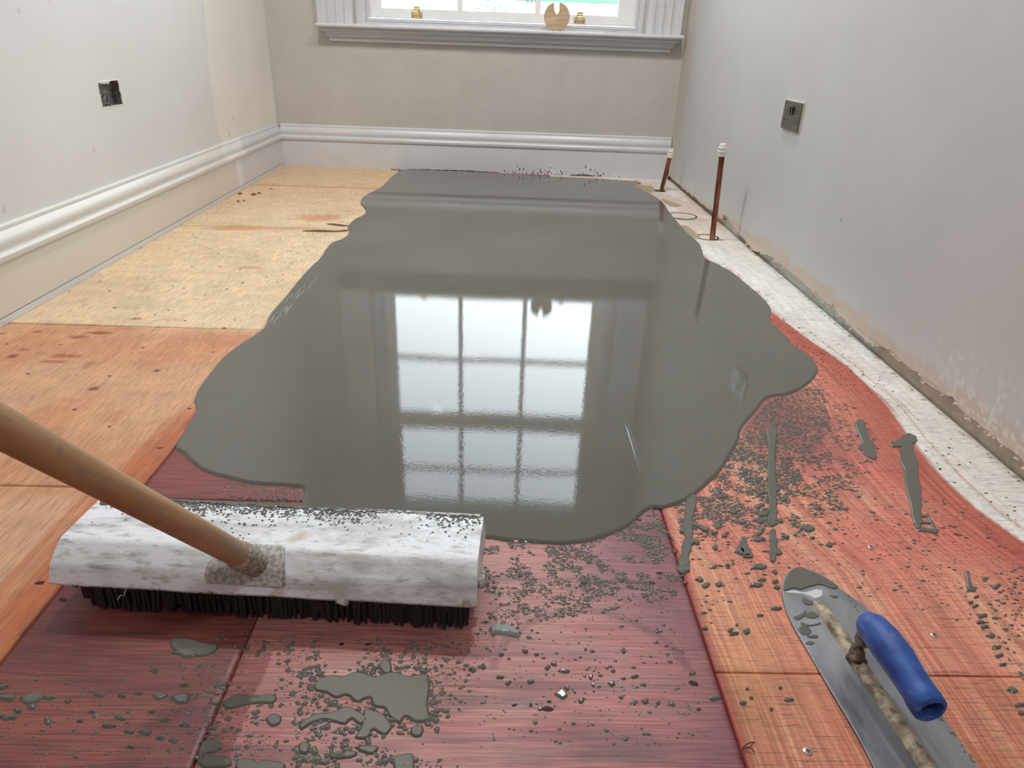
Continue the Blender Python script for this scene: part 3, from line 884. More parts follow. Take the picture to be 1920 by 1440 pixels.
for p in ((a0[0], 0), (a1[0], 0), (a1[0], a1[2] + 4 - .08), (a2[0], a2[2] + 4), (a3[0], a3[2] + 4)):
    fr_.append(bm.verts.new((p[0], 0, p[1]))); bk_.append(bm.verts.new((p[0], 4, p[1])))
bm.faces.new(fr_); bm.faces.new(bk_[::-1])
for q in range(5): bm.faces.new((fr_[q], fr_[(q + 1) % 5], bk_[(q + 1) % 5], bk_[q]))
obj('gable', bm, M['slate'], h3)

# ------------------------------------------------------------------ ceiling downlights (above the frame; the rear one is added fill)
M['lamp'] = mat('lamp_glow'); n = M['lamp'].node_tree; n.nodes.clear(); e_ = n.nodes.new('ShaderNodeEmission'); e_.inputs[0].default_value = (1, .86, .70, 1); e_.inputs[1].default_value = 6; oo = n.nodes.new('ShaderNodeOutputMaterial'); n.links.new(e_.outputs[0], oo.inputs[0])
for k, (lx, ly, lp) in enumerate(LAMPS):
    t = empty('ceiling_light', Matrix.Translation((lx, ly, CEIL)))
    tag(t, 'round recessed white ceiling downlight over the ' + ('right half of the room' if lx > 0 else 'left half of the room' if ly > 0 else 'end behind the camera, an added fill lamp'), 'ceiling light')
    obj('bezel', ring_mesh(.036, .047, -.006, 0), M['white_gloss'], t)
    obj('lens', lathe([(.036, -.004), (.036, -.001)], 24), M['lamp'], t)
    ld = bpy.data.lights.new('downlight', 'SPOT'); ld.energy = LAMP_W * 10 * lp; ld.color = (1, .97, .93); ld.spot_size = math.radians(150); ld.spot_blend = .8; ld.shadow_soft_size = .05
    lo = bpy.data.objects.new('bulb', ld); C.objects.link(lo); lo.parent = t; lo.location = (0, 0, -.06)

# ------------------------------------------------------------------ SOCKETS
sk = empty('wall_socket', Matrix.Translation((XR, 2.396, .489)) @ Matrix.Rotation(math.radians(-90), 4, 'Z'))   # local x -> -Y, local y -> +X... face looks to -y
sk.matrix_world = Matrix.Translation((XR, 2.396, .489)) @ Matrix(((0, 1, 0, 0), (-1, 0, 0, 0), (0, 0, 1, 0), (0, 0, 0, 1)))
tag(sk, 'brushed steel double wall socket with two switches on the right wall', 'socket')
M['gasket'] = mat('socket_gasket', (.80, .79, .72), .5)
obj('gasket', boxes((-.0745, .0745, -.0045, .0, -.0435, .0455), bevel=.001), M['gasket'], sk)
obj('face_plate', boxes((-.073, .073, -.0095, -.0045, -.043, .043), bevel=.0012), M['steel'], sk)
for sx_ in (-.0085, .0085):
    r = obj('switch', boxes((sx_ - .0052, sx_ + .0052, -.0135, -.0085, .004, .030), bevel=.0015), M['steel'], sk)
    r.matrix_local = Matrix.Translation((0, 0, .0)) @ Matrix.Rotation(math.radians(5), 4, 'X')
for sx_ in (-.040, .040):
    obj('pin_hole', boxes((sx_ - .002, sx_ + .002, -.0100, -.0092, .006, .016)), M['black'], sk)
    for q in (-.011, .011): obj('pin_hole', boxes((sx_ + q - .0035, sx_ + q + .0035, -.0100, -.0092, -.0165, -.012)), M['black'], sk)
for sx_ in (-.060, .060):
    s = obj('screw', lathe([(.0035, 0), (.003, .001)], 12), M['steel'], sk); s.matrix_local = Matrix.Translation((sx_, -.0095, 0)) @ Matrix.Rotation(math.pi / 2, 4, 'X')

# open metal back box in the left wall
bx = empty('back_box', Matrix.Translation((XL, (HL[0] + HL[1]) / 2, (HL[2] + HL[3]) / 2)))
tag(bx, 'empty dark metal socket box in a ragged hole in the left wall', 'socket box')
hw, hh = (HL[1] - HL[0]) / 2, (HL[3] - HL[2]) / 2
def f_bx(n, b):
    g = noise(n, coords(n, (30, 40, 40)), 1, 4, .7)
    n.links.new(mixn(n, rng(n, g, .35, .65, 0, 1), (.09, .085, .08), (.30, .28, .26)), b.inputs['Base Color'])
M['boxmetal'] = mat('grimy_metal_box', rough=.6, metal=.2, build=f_bx)
obj('box_shell', boxes((-.027, -.024, -hw, hw, -hh, hh), (-.024, -.0015, -hw, -hw + .002, -hh, hh), (-.024, -.0015, hw - .002, hw, -hh, hh), (-.024, -.0015, -hw, hw, -hh, -hh + .002), (-.024, -.0015, -hw, hw, hh - .002, hh)), M['boxmetal'], bx)
for b_ in ((-.024, -.006, -.004, .004, -hh + .002, -hh + .006), (-.024, -.01, -hw + .004, -hw + .012, -.006, .006), (-.024, -.01, hw - .012, hw - .004, -.006, .006)):
    obj('fixing_tab', boxes(b_, bevel=.0008), M['boxmetal'], bx)
bm = bmesh.new(); prev = None
for q in range(22):
    a = q / 21; p = Vector((-.020 + .008 * math.sin(a * 5), -.02 + .045 * a, .012 * math.sin(a * 7) - .012)); r = .0022
    cur = [bm.verts.new(p + Vector((r * math.cos(b), 0, r * math.sin(b)))) for b in np.arange(6) * math.pi / 3]
    if prev:
        for k in range(6): bm.faces.new((prev[k], prev[(k + 1) % 6], cur[(k + 1) % 6], cur[k]))
    prev = cur
smooth(obj('cable', bm, mat('grey_cable', (.14, .13, .13), .5), bx))
# ragged plaster rim around the hole
bm = bmesh.new(); inner = []; outer = []; mid = []
M['rim'] = mat('chipped_white_rim', (.82, .82, .79), .8)
for q in range(72):
    a = q / 72 * 2 * math.pi; cx_, sz_ = math.cos(a), math.sin(a)
    s = 1 / max(abs(cx_) / hw, abs(sz_) / hh); iy, iz = cx_ * s, sz_ * s
    top = -.006 * max(0, math.sin(a)) * (1 if math.cos(a) < .25 else .1)
    k1 = 1 - random.uniform(.0, .07) + (0 if not (1.0 < a < 2.4) else -.02); k2 = 1.03 + random.uniform(.0, .05)
    inner.append(bm.verts.new((-.001, iy * k1 , iz * k1 + (top if a < math.pi else 0)))); mid.append(bm.verts.new((.0015, iy * (k1 + k2) / 2, iz * (k1 + k2) / 2))); outer.append(bm.verts.new((.0002, iy * k2, iz * k2)))
for q in range(72):
    r = (q + 1) % 72; bm.faces.new((inner[q], inner[r], mid[r], mid[q])); bm.faces.new((mid[q], mid[r], outer[r], outer[q]))
obj('plaster_rim', bm, M['rim'], bx)

# ------------------------------------------------------------------ COPPER PIPES
def pipe(base, top, hgt, label, cap_s=1.0):
    b = Vector(base); t = Vector(top); q = (t - b).to_track_quat('Z', 'Y').to_matrix().to_4x4()
    L = (t - b).length
    r = empty('copper_pipe', Matrix.Translation(b) @ q); tag(r, label, 'pipe', None)
    pr = [(.0105, -.01)] + [(.0105 + .0002 * math.sin(k * 2.3), k * (L - .03) / 12) for k in range(13)]
    smooth(obj('pipe', lathe(pr, 20), M['copper'], r), 40)
    z = L - .045 * cap_s
    cp_ = [(.0125, z), (.0150, z + .002), (.0155, z + .008), (.0135, z + .0105), (.0165, z + .013), (.0168, z + .020), (.014, z + .0225), (.0158, z + .025), (.0155, z + .032), (.0125, z + .034), (.0120, z + .043), (.0105, z + .045)]
    smooth(obj('end_cap', lathe(cp_, 24), M['cap'], r), 45)
B1 = onz(1335, 450); pipe((B1[0], B1[1], 0), (.815, B1[1] - .01, .362), 0, 'tall copper pipe with a white end cap rising from the pale floor strip, nearer one')
B2 = onz(1240, 358); pipe((B2[0], B2[1], 0), (B2[0] + .024, B2[1] - .01, .213), 0, 'short copper pipe with a white end cap in the far corner by the back skirting')
o = obj('cut_ring', ring_mesh(.012, .03, -.004, .001), M['dark'], floor); o.location = (B2[0] - .008, B2[1], 0)

# ------------------------------------------------------------------ SCREED POOL
POOL = [(765, 319), (752, 320), (735, 330), (722, 343), (712, 352), (690, 363), (678, 372), (676, 382), (684, 392), (682, 402), (664, 411), (652, 424), (655, 436), (640, 448), (620, 456), (608, 470), (600, 483), (577, 505), (555, 530), (531, 560), (505, 590), (496, 612), (470, 632),
        (440, 652), (415, 672), (392, 700), (372, 727), (364, 752), (366, 772), (330, 832), (345, 852), (372, 876), (402, 890), (432, 897), (470, 906), (520, 910), (562, 913), (570, 920), (566, 945), (568, 965), (610, 990), (700, 1012), (800, 1012), (905, 1008), (945, 1013), (1000, 1017),
        (1050, 1020), (1100, 1015), (1140, 1003), (1180, 985), (1205, 962), (1222, 952), (1240, 952), (1262, 948), (1290, 936), (1312, 920), (1335, 900), (1355, 878), (1372, 850), (1385, 825), (1392, 800), (1412, 778), (1440, 746), (1480, 738), (1512, 722), (1532, 700), (1530, 680), (1515, 664), (1490, 648), (1475, 630), (1456, 612),
        (1443, 598), (1446, 578), (1428, 555), (1410, 540), (1380, 515), (1350, 497), (1322, 482), (1312, 457), (1290, 437), (1270, 415), (1255, 396), (1240, 376), (1215, 361), (1190, 348), (1165, 338)]
ZP = .004
pool_c = catmull(floor_poly(POOL, ZP * .5), 6)
pool_c[:, 1] = np.minimum(pool_c[:, 1], YB + SLOPE * pool_c[:, 0] - .0255)


def slab(outline, z, name, m, parent=None, jitter=0., rim=.006, base=0.0, subdiv=True):
    P = np.asarray(outline, float); n = len(P)
    area = .5 * np.sum(P[:, 0] * np.roll(P[:, 1], -1) - np.roll(P[:, 0], -1) * P[:, 1])
    if area < 0: P = P[::-1]
    d = np.roll(P, -1, 0) - np.roll(P, 1, 0); nr = np.stack([-d[:, 1], d[:, 0]], 1); nr /= np.linalg.norm(nr, axis=1)[:, None] + 1e-9
    if jitter: P = P + nr * (RNG.random(n)[:, None] - .5) * jitter
    nin = [P, P + nr * rim * .35, P + nr * rim]
    zz = [base, base + z * .65, base + z]
    bm = bmesh.new(); R = [[bm.verts.new((p[0], p[1], h_)) for p in q] for q, h_ in zip(nin, zz)]
    for a, b in zip(R, R[1:]):
        for i in range(n): bm.faces.new((a[i], a[(i + 1) % n], b[(i + 1) % n], b[i]))
    top = []
    for t in tessellate_polygon([[Vector((v.co.x, v.co.y, 0)) for v in R[2]]]):
        try: top.append(bm.faces.new([R[2][i] for i in t]))
        except ValueError: pass
    bm.faces.index_update(); topi = [f.index for f in top]
    bmesh.ops.recalc_face_normals(bm, faces=bm.faces[:])
    if bm.faces[-1].normal.z < 0: bmesh.ops.reverse_faces(bm, faces=bm.faces[:])
    me = bpy.data.meshes.new(name); bm.to_mesh(me); bm.free()
    o = obj(name, me, m, parent); smooth(o, 50)
    for q in topi: me.polygons[q].use_smooth = False      # the levelled top stays truly flat
    return o


pool = slab(pool_c, ZP, 'screed_pool', M['screed'], jitter=.0016)
tag(pool, 'glossy grey pool of wet levelling screed spread over the plywood floor', 'wet screed')


def ridge(px, w_, h_, name='ridge', z=ZP, m=None, par=pool):
    L = np.array([onz(a, b, z)[:2] for a, b in px]); L = catmull(L, 6, False); n = len(L)
    bm = bmesh.new(); prev = None
    for i in range(n):
        t = L[min(i + 1, n - 1)] - L[max(i - 1, 0)]; t /= np.linalg.norm(t) + 1e-9; nn = np.array([-t[1], t[0]])
        ww = w_ * math.sin(math.pi * (i + .3) / (n - 1 + .6)) ** .5
        hh = h_ * math.sin(math.pi * (i + .3) / (n - 1 + .6))
        cur = [bm.verts.new((*(L[i] + nn * ww * k), z - .0001 + hh * q)) for k, q in ((-1, 0), (-.4, .8), (0, 1), (.5, .45), (1.4, 0))]
        if prev:
            for k in range(4): bm.faces.new((prev[k], prev[k + 1], cur[k + 1], cur[k]))
        prev = cur
    bmesh.ops.recalc_face_normals(bm, faces=bm.faces[:])
    if sum(f.normal.z for f in bm.faces) < 0: bmesh.ops.reverse_faces(bm, faces=bm.faces[:])
    me = bpy.data.meshes.new(name); bm.to_mesh(me); bm.free()
    return smooth(obj(name, me, m or M['screed'], par))


ridge([(1160, 752), (1172, 785), (1182, 815), (1196, 860), (1210, 905), (1222, 945)], .005, .0005)
ridge([(1378, 690), (1388, 705), (1390, 718), (1383, 740)], .008, .0004)
ridge([(1432, 636), (1445, 640), (1458, 639)], .002, .0006)
for (a, b) in (((1188, 630), (1189, 650)), ((455, 330), (455, 331))):
    pass
# roller drag marks in the thin left margin of the pool
for k in range(34):
    t = random.random(); x = 640 - 130 * t + random.uniform(-4, 14); y = 455 + 140 * t + random.uniform(-4, 4)
    l = random.uniform(8, 26)
    ridge([(x, y), (x - l * .35, y + l * .5), (x - l * .62, y + l)], .0006, .0004, 'drag_mark')
for k in range(10):
    x = random.uniform(405, 450); y = 700 - (x - 405) * .9 + random.uniform(-10, 18); l = random.uniform(8, 18)
    ridge([(x, y), (x - l * .3, y + l * .5), (x - l * .5, y + l)], .0006, .0003, 'drag_mark')

# ------------------------------------------------------------------ SPLASHES: traced streaks
def px7(L): return [(1220 + x / 5.144, 920 + y / 5.144) for x, y in L]
def px8(L): return [(1560 + x / 3.6, 560 + y / 3.6) for x, y in L]
def streak(px, label, n=4, z=.0022, name='screed_streak'):
    o = slab(catmull(floor_poly(px), n), z, name, M['drop'], jitter=.001, rim=.0025); tag(o, label, 'screed streak'); return o


M['puddle'] = mat('matt_screed_puddle', lin((98, 98, 90)), .38, spec=.4, build=f_drop)


def ribbon(parts, label, z=.0024, name='screed_streak', jit=3.0):
    """parts: lists of (px, py, half width in px); every part is a closed rounded band, all in one mesh"""
    obs = []
    for L in parts:
        L = [(a_, b_, c_ * 1.2) for a_, b_, c_ in L]
        L = catmull(np.array(L, float), 6, False); n = len(L)
        d = np.gradient(L[:, :2], axis=0); d /= np.linalg.norm(d, axis=1)[:, None]; nn = np.stack([-d[:, 1], d[:, 0]], 1)
        a = np.clip(np.arange(n), 0, 99); ph = random.uniform(0, 50)
        w1 = L[:, 2] * (1 + .5 * (fbm(np.arange(n) * .33 + ph, np.zeros(n), 2) - .5) * jit / 3); w2 = L[:, 2] * (1 + .5 * (fbm(np.arange(n) * .33 + ph + 30, np.zeros(n), 2) - .5) * jit / 3)
        A_ = L[:, :2] + nn * w1[:, None]; B_ = L[:, :2] - nn * w2[:, None]
        e1 = [L[-1, :2] + d[-1] * L[-1, 2] * .7]; e0 = [L[0, :2] - d[0] * L[0, 2] * .7]
        P_ = list(A_) + e1 + list(B_[::-1]) + e0
        obs.append(slab(floor_poly(P_), z, name, M['drop'], rim=.0018))
        z += .00013
    bm = bmesh.new()
    for o in obs: bm.from_mesh(o.data)
    k = obs[0]; bm.to_mesh(k.data); bm.free()
    for o in obs[1:]: bpy.data.objects.remove(o)
    tag(k, label, 'screed streak'); return k


ribbon([[(1296, 930, 9), (1294, 950, 9), (1291, 975, 7), (1289, 995, 9), (1292, 1010, 5), (1288, 1020, 8), (1284, 1040, 7), (1282, 1052, 9), (1280, 1070, 9)], [(1292, 980, 4), (1306, 985, 3), (1318, 991, 4), (1328, 994, 3)], [(1290, 1018, 5), (1302, 1015, 4), (1309, 1019, 4)], [(1283, 1065, 6), (1292, 1071, 3)], [(1283, 990, 4), (1277, 998, 4)]], 'vertical grey screed streak dropping from the right end of the pool edge')
ribbon([[(1446, 808, 9), (1447, 830, 7), (1446, 870, 6), (1447, 910, 7), (1449, 945, 6), (1448, 970, 7), (1447, 982, 9)], [(1440, 916, 4), (1460, 918, 5)], [(1438, 958, 3), (1456, 960, 5)]], 'long thin grey screed streak on the stained board, right of the pool')
ribbon([[(1449, 996, 6), (1450, 1010, 6), (1451, 1025, 6), (1449, 1040, 6), (1450, 1052, 5)], [(1452, 1034, 5), (1464, 1037, 4)]], 'short grey screed streak below the long thin streak')
ribbon([[(1672, 834, 4), (1688, 831, 6), (1702, 824, 8), (1716, 826, 6)], [(1700, 836, 11), (1703, 860, 12), (1708, 890, 12), (1713, 920, 11), (1717, 950, 9), (1720, 975, 7), (1722, 990, 5)]], 'T-shaped grey screed smear on the red board near the pale strip')
ribbon([[(1610, 793, 8), (1616, 808, 8), (1624, 830, 8), (1630, 845, 10), (1640, 860, 4)], [(1610, 838, 4), (1624, 842, 6)]], 'crooked grey screed dribble left of the T-shaped smear')
ribbon([[(1722, 992, 4), (1740, 995, 3), (1757, 998, 4)], [(1737, 965, 2), (1746, 980, 2.5), (1755, 996, 3)], [(1722, 968, 2), (1742, 969, 2)], [(1722, 980, 2), (1748, 982, 2)]], 'small ladder-shaped screed drip under the T-shaped smear', .0018)
ribbon([[(1812, 1074, 4), (1815, 1088, 4), (1818, 1104, 5)]], 'upper small screed drip of the dotted line at the right edge')
ribbon([[(1396, 1010, 4), (1393, 1026, 7), (1402, 1038, 8), (1410, 1044, 3)]], 'Y-shaped thick screed splash between the two long streaks')


def blob(cx, cy, r_px, asp, ang, irr=.25):
    return [(cx + r_px * (1 + irr * (math.sin(3 * a + ang) * .5 + math.sin(2 * a + ang * 2.7) * .5 + random.uniform(-.2, .2))) * math.cos(a) * asp, cy + r_px * (1 + irr * math.sin(2 * a + ang)) * math.sin(a) * .62) for a in np.arange(14) * 2 * math.pi / 14]


def blobs(L, label, grp, irr=.3):
    ORD = ['topmost', 'second', 'third', 'fourth', 'fifth', 'sixth', 'seventh', 'eighth', 'ninth', 'tenth', 'eleventh', 'twelfth', 'thirteenth', 'fourteenth', 'fifteenth']
    if len(L) <= 15: L = sorted(L, key=lambda q: q[1])
    base_label = label
    for n_i, (cx_, cy_, r, asp) in enumerate(L):
        if len(L) <= 15: label = base_label + ', ' + ORD[n_i] + (' from the top' if n_i else ' one')
        o = slab(catmull(floor_poly(blob(cx_, cy_, r, asp, random.uniform(0, 6), irr)), 2), .0024, 'screed_blob', M['drop'], rim=.0022 if r < 8 else .003)
        tag(o, label, 'screed splash', grp)


blobs([(1353, 931, 10, 1.2), (1346, 986, 9, 1.1), (1339, 999, 7, 1.1), (1358, 1005, 7, .9), (1427, 924, 9, 1.1), (1424, 949, 8, 1.1), (1430, 964, 11, 1.1), (1425, 976, 9, 1.1), (1463, 977, 6, 1.2), (1472, 1006, 7, 1.0), (1425, 1000, 7, .9), (1424, 1012, 7, 1.2),
       (1388, 1034, 11, 1.0), (1400, 1042, 8, 1.2), (1341, 1027, 7, .9), (1422, 1063, 11, 1.3), (1428, 1087, 8, .9), (1312, 1087, 7, 1.1), (1323, 1098, 8, 1.1), (1348, 1096, 7, 1.1), (1340, 1063, 6, .8), (1364, 1060, 6, .7), (1417, 1097, 10, 1.2), (1453, 1073, 7, .8), (1453, 1091, 8, .8), (1457, 1102, 6, 1.1),
       (1515, 991, 10, 1.3), (1523, 1009, 6, .9), (1555, 1022, 7, .9), (1455, 1141, 8, 1.2), (1400, 1184, 8, 1.0), (1369, 1182, 6, 1.0), (1376, 1188, 8, 1.2), (1381, 1172, 5, .6), (1322, 1178, 6, 1.0), (1363, 1000, 5, .8), (1374, 960, 7, 1.2), (1392, 980, 7, 1.0), (1536, 953, 6, .9), (1470, 936, 7, 1.2)],
      'thick grey screed drop on the salmon stained board between pool and trowel', 'screed drops between pool and trowel')
blobs([(1820, 1130, 6, .9), (1828, 1137, 6, 1.), (1830, 1120, 5, 1), (1841, 1155, 9, 1.1), (1838, 1167, 7, 1), (1846, 1176, 8, 1.1), (1858, 1192, 8, 1.1), (1868, 1214, 9, 1), (1873, 1230, 8, 1), (1880, 1246, 7, 1.1), (1898, 1294, 10, 1), (1912, 1322, 9, 1.2), (1916, 1337, 7, 1), (1868, 1100, 8, 1.1), (1822, 1106, 7, 1)],
      'grey screed drop in the dotted line beside the right edge', 'dotted line of screed drops at the right')
blobs([(1479, 1312, 8, 1), (1393, 1318, 8, .8), (1401, 1292, 4, .9), (1340, 1310, 8, 1.3), (1446, 1330, 4, 1), (1463, 1290, 4, 1), (1408, 1309, 3, 1.2), (1425, 1154, 5, 1.1)],
      'grey screed drop on the orange board left of the trowel blade', 'screed drops left of the trowel blade')
blobs([(1053, 1302, 13, .9), (1063, 1290, 8, .6), (1057, 1258, 9, 1.1), (1090, 1314, 8, .9), (1108, 1270, 8, .6), (1112, 1285, 5, .6), (1147, 1282, 8, 1.0), (1150, 1258, 6, .7), (1169, 1220, 8, .6), (1027, 1252, 9, .5), (1038, 1245, 7, .8), (995, 1279, 8, .8), (953, 1281, 7, .8), (937, 1270, 7, 1), (1298, 1262, 8, .8), (1210, 1315, 8, 1), (1234, 1318, 6, .7),
       (1341, 1310, 3, 1), (1190, 1269, 6, 1.1), (995, 1322, 6, .6), (1030, 1315, 5, .8), (1222, 1092, 6, 1.0), (985, 1222, 7, .8), (1006, 1228, 6, .7), (1095, 1092, 6, 1.2), (1167, 1088, 6, 1), (1013, 1330, 4, 1), (1078, 1298, 4, .7), (1098, 1218, 5, .6), (906, 1250, 8, .8), (886, 1256, 8, .9), (940, 1228, 6, .9), (1310, 1330, 4, 1)],
      'small grey screed drop on the purple board in front of the broom', 'screed drops on the purple board')
blobs([(10, 1308, 13, 1.4), (60, 1310, 16, 1.5), (60, 1325, 8, 1.2), (185, 1303, 9, 1.1), (93, 1308, 9, 1.3), (15, 1345, 12, 1.3), (90, 1354, 8, 1.0), (128, 1315, 7, 1), (33, 1332, 7, 1.2), (150, 1352, 7, 1), (172, 1335, 6, 1), (225, 1345, 10, 1.1), (228, 1305, 7, 1), (260, 1300, 7, 1), (205, 1361, 9, 1.5), (242, 1372, 9, 1), (273, 1372, 11, 1.1), (300, 1384, 9, 1), (300, 1305, 11, 1.2),
       (340, 1310, 14, 1.5), (310, 1350, 7, 1), (347, 1358, 8, 1.2), (245, 1400, 6, 1), (325, 1388, 8, 1), (345, 1285, 7, 1.2), (290, 1258, 8, 1), (400, 1318, 8, 1.1), (285, 1335, 6, 1), (5, 1288, 9, 1.2), (350, 1225, 12, 2.0), (375, 1222, 9, 1.3), (325, 1205, 6, 1)],
      'matt grey screed splash on the dark red board at the lower left', 'screed splashes on the lower left board')
# big merging splashes left of centre
def S(L, lab):
    o = streak([(x / 2, 1000 + y / 2) for x, y in L], lab, name='screed_puddle'); o.data.materials[0] = M['puddle']; o['category'] = 'screed puddle'
S([(1190, 552), (1240, 532), (1290, 535), (1340, 520), (1410, 538), (1470, 520), (1530, 535), (1600, 530), (1612, 580), (1605, 640), (1610, 700), (1560, 710), (1520, 690), (1500, 715), (1460, 690), (1440, 660), (1400, 650), (1385, 620), (1340, 635), (1300, 610), (1260, 620), (1220, 600), (1180, 590)], 'largest grey screed puddle in front of the broom, left of centre')
S([(835, 640), (870, 610), (920, 605), (960, 615), (1000, 600), (1040, 615), (1020, 640), (960, 640), (900, 650), (850, 660)], 'flat grey screed puddle lying beside the dark board joint')
S([(755, 790), (800, 770), (830, 785), (820, 815), (770, 830), (760, 850), (820, 830), (860, 840), (870, 870), (830, 880), (760, 880), (740, 850)], 'grey screed puddle at the lower edge, on the dark board joint')
S([(1000, 690), (1030, 675), (1055, 690), (1050, 715), (1020, 725), (1000, 710)], 'small round screed puddle below the flat one')
S([(1120, 790), (1150, 780), (1165, 800), (1150, 830), (1120, 822)], 'drop-shaped screed puddle left of the curled one')
S([(1240, 790), (1255, 795), (1250, 830), (1280, 830), (1300, 815), (1340, 820), (1330, 840), (1260, 850), (1235, 840)], 'curled screed puddle near the lower edge')
S([(1335, 800), (1400, 795), (1420, 805), (1400, 830), (1350, 820)], 'flat oval screed puddle right of the curled one')
S([(1480, 840), (1540, 825), (1555, 850), (1550, 900), (1490, 900), (1475, 870)], 'screed puddle cut by the lower frame edge, right one')
S([(890, 850), (950, 845), (960, 860), (1000, 850), (1060, 860), (1070, 880), (1040, 900), (900, 900)], 'screed puddle cut by the lower frame edge, middle one')
S([(1540, 730), (1580, 720), (1590, 740), (1575, 765), (1545, 760)], 'small screed puddle under the largest puddle')
S([(640, 400), (700, 390), (760, 410), (820, 420), (800, 450), (740, 465), (690, 455), (650, 440)], 'thin screed smear near the joint just in front of the broom')
S([(1420, 490), (1450, 470), (1470, 500), (1460, 530), (1430, 520)], 'small screed puddle above the largest puddle')
S([(1180, 680), (1240, 672), (1300, 650), (1350, 670), (1380, 700), (1350, 720), (1320, 700), (1290, 720), (1230, 705), (1180, 710), (1130, 740), (1125, 715)], 'branching screed puddle left below the largest puddle')
S([(1370, 660), (1440, 680), (1470, 730), (1440, 760), (1400, 740), (1380, 770), (1330, 770), (1350, 735), (1360, 700)], 'angular screed puddle directly below the largest puddle')

# white-grey wet lump right of the broom
lump = slab(catmull(floor_poly([(918, 1180), (930, 1172), (950, 1172), (965, 1180), (978, 1188), (972, 1196), (955, 1192), (935, 1190), (920, 1188)]), 3), .005, 'screed_lump', mat('pale_wet_lump', lin((150, 160, 158)), .15), jitter=.003, rim=.004)
tag(lump, 'pale lumpy dab of wet screed on the purple board beside the broom', 'screed lump')

# ------------------------------------------------------------------ fine spatter (uncountable)
def inpoly(P, x, y):
    P = np.asarray(P); r = np.zeros(len(x), bool); j = len(P) - 1
    for i in range(len(P)):
        c = ((P[i][1] > y) != (P[j][1] > y)) & (x < (P[j][0] - P[i][0]) * (y - P[i][1]) / (P[j][1] - P[i][1] + 1e-12) + P[i][0]); r ^= c; j = i
    return r


def spatter(poly_px, count, rmin, rmax, hgt=.55, fade=None, ax=(1., 1.), power=3.5, clump=None):
    W = floor_poly(poly_px); lo, hi = W.min(0), W.max(0); pts = []
    while len(pts) < count:
        x = RNG.uniform(lo[0], hi[0], 4000); y = RNG.uniform(lo[1], hi[1], 4000)
        k = inpoly(W, x, y)
        if fade is not None: k &= RNG.random(4000) < fade(x, y)
        if clump: k &= RNG.random(4000) < sst(.35, .65, fbm(x * clump, y * clump, 2))
        k &= ~inpoly(pool_c, x, y)
        for a, b in zip(x[k], y[k]):
            r = rmin + (rmax - rmin) * RNG.random() ** power
            pts.append((a, b, 0., r * ax[0] * RNG.uniform(.8, 1.4), r * ax[1] * RNG.uniform(.7, 1.1), r * hgt, RNG.uniform(-.25, .25)))
        if len(pts) > 60000: break
    return pts[:count]


A = []
A += spatter([(905, 1005), (1050, 1018), (1150, 1000), (1222, 950), (1262, 1010), (1300, 1110), (1180, 1140), (1040, 1160), (900, 1190)], 4200, .0008, .0029, clump=60, fade=lambda x, y: sst(.60, .80, y) * .9 + .1)
A += spatter([(430, 896), (565, 912), (566, 945), (400, 936), (370, 905)], 420, .0010, .0026, fade=lambda x, y: sst(-.56, -.38, x))
A += spatter([(880, 1140), (1250, 1080), (1300, 1250), (1330, 1400), (900, 1400)], 420, .0010, .0034, power=4)
A += spatter([(1262, 948), (1330, 905), (1385, 830), (1440, 748), (1532, 700), (1600, 760), (1660, 840), (1600, 960), (1500, 1010), (1360, 1020), (1280, 1010)], 7000, .0009, .0029, clump=45,
             fade=lambda x, y: .12 + .88 * sst(.75, .30, x) * sst(.78, .98, y), ax=(1.5, .8))
A += spatter([(1380, 820), (1450, 745), (1540, 720), (1560, 800), (1500, 900), (1400, 930)], 4200, .0009, .0026, ax=(1.4, .8))
A += spatter([(1270, 1000), (1560, 980), (1700, 900), (1830, 960), (1920, 1040), (1920, 1200), (1600, 1110), (1460, 1060), (1330, 1180)], 520, .0010, .0038, power=4, ax=(1.3, .8))
A += spatter([(1840, 1080), (1920, 1060), (1920, 1290), (1870, 1200)], 120, .0012, .0035)
A += spatter([(0, 1260), (480, 1220), (360, 1440), (0, 1440)], 330, .0010, .0030)
A += spatter([(400, 1190), (880, 1200), (880, 1440), (370, 1440)], 1500, .0008, .0036, clump=22)
A += spatter([(560, 1260), (810, 1240), (830, 1440), (540, 1440)], 500, .0012, .0050, clump=30)
A += spatter([(430, 1150), (900, 1180), (880, 1215), (430, 1190)], 120, .0008, .002)
fs = domes('screed_spatter', A, M['drop']); tag(fs, 'fine grey spatter of wet screed droplets over the stained boards', 'screed spatter', None, 'stuff')
A = []
for px, py, r in [(x, y, .0025) for x, y in [(560, 440), (570, 455), (558, 475), (545, 470), (536, 500), (578, 470), (590, 450), (600, 445), (565, 490), (550, 515), (520, 530), (610, 440), (585, 460), (530, 515), (595, 470), (575, 435), (587, 438), (548, 495)]]:
    c = onz(px, py); A.append((c[0], c[1], 0, r * .7, r * 3, .001, random.uniform(-.2, .5)))
A += spatter([(1330, 470), (1450, 560), (1660, 700), (1900, 940), (1920, 1000), (1760, 880), (1560, 680), (1440, 580), (1350, 500)], 230, .0008, .0028, ax=(1.2, .6))
A += spatter([(1350, 500), (1450, 590), (1560, 660), (1640, 740), (1540, 720), (1470, 640), (1400, 560)], 260, .0008, .0022, ax=(1.4, .5))
A += spatter([(520, 440), (640, 430), (600, 470), (540, 520), (500, 560), (470, 600), (500, 500)], 60, .001, .002, ax=(.6, 2))
fs2 = domes('dried_spatter', A, M['nail']); tag(fs2, 'tiny dark brown flecks scattered along the pale edges of the floor', 'flecks', None, 'stuff')
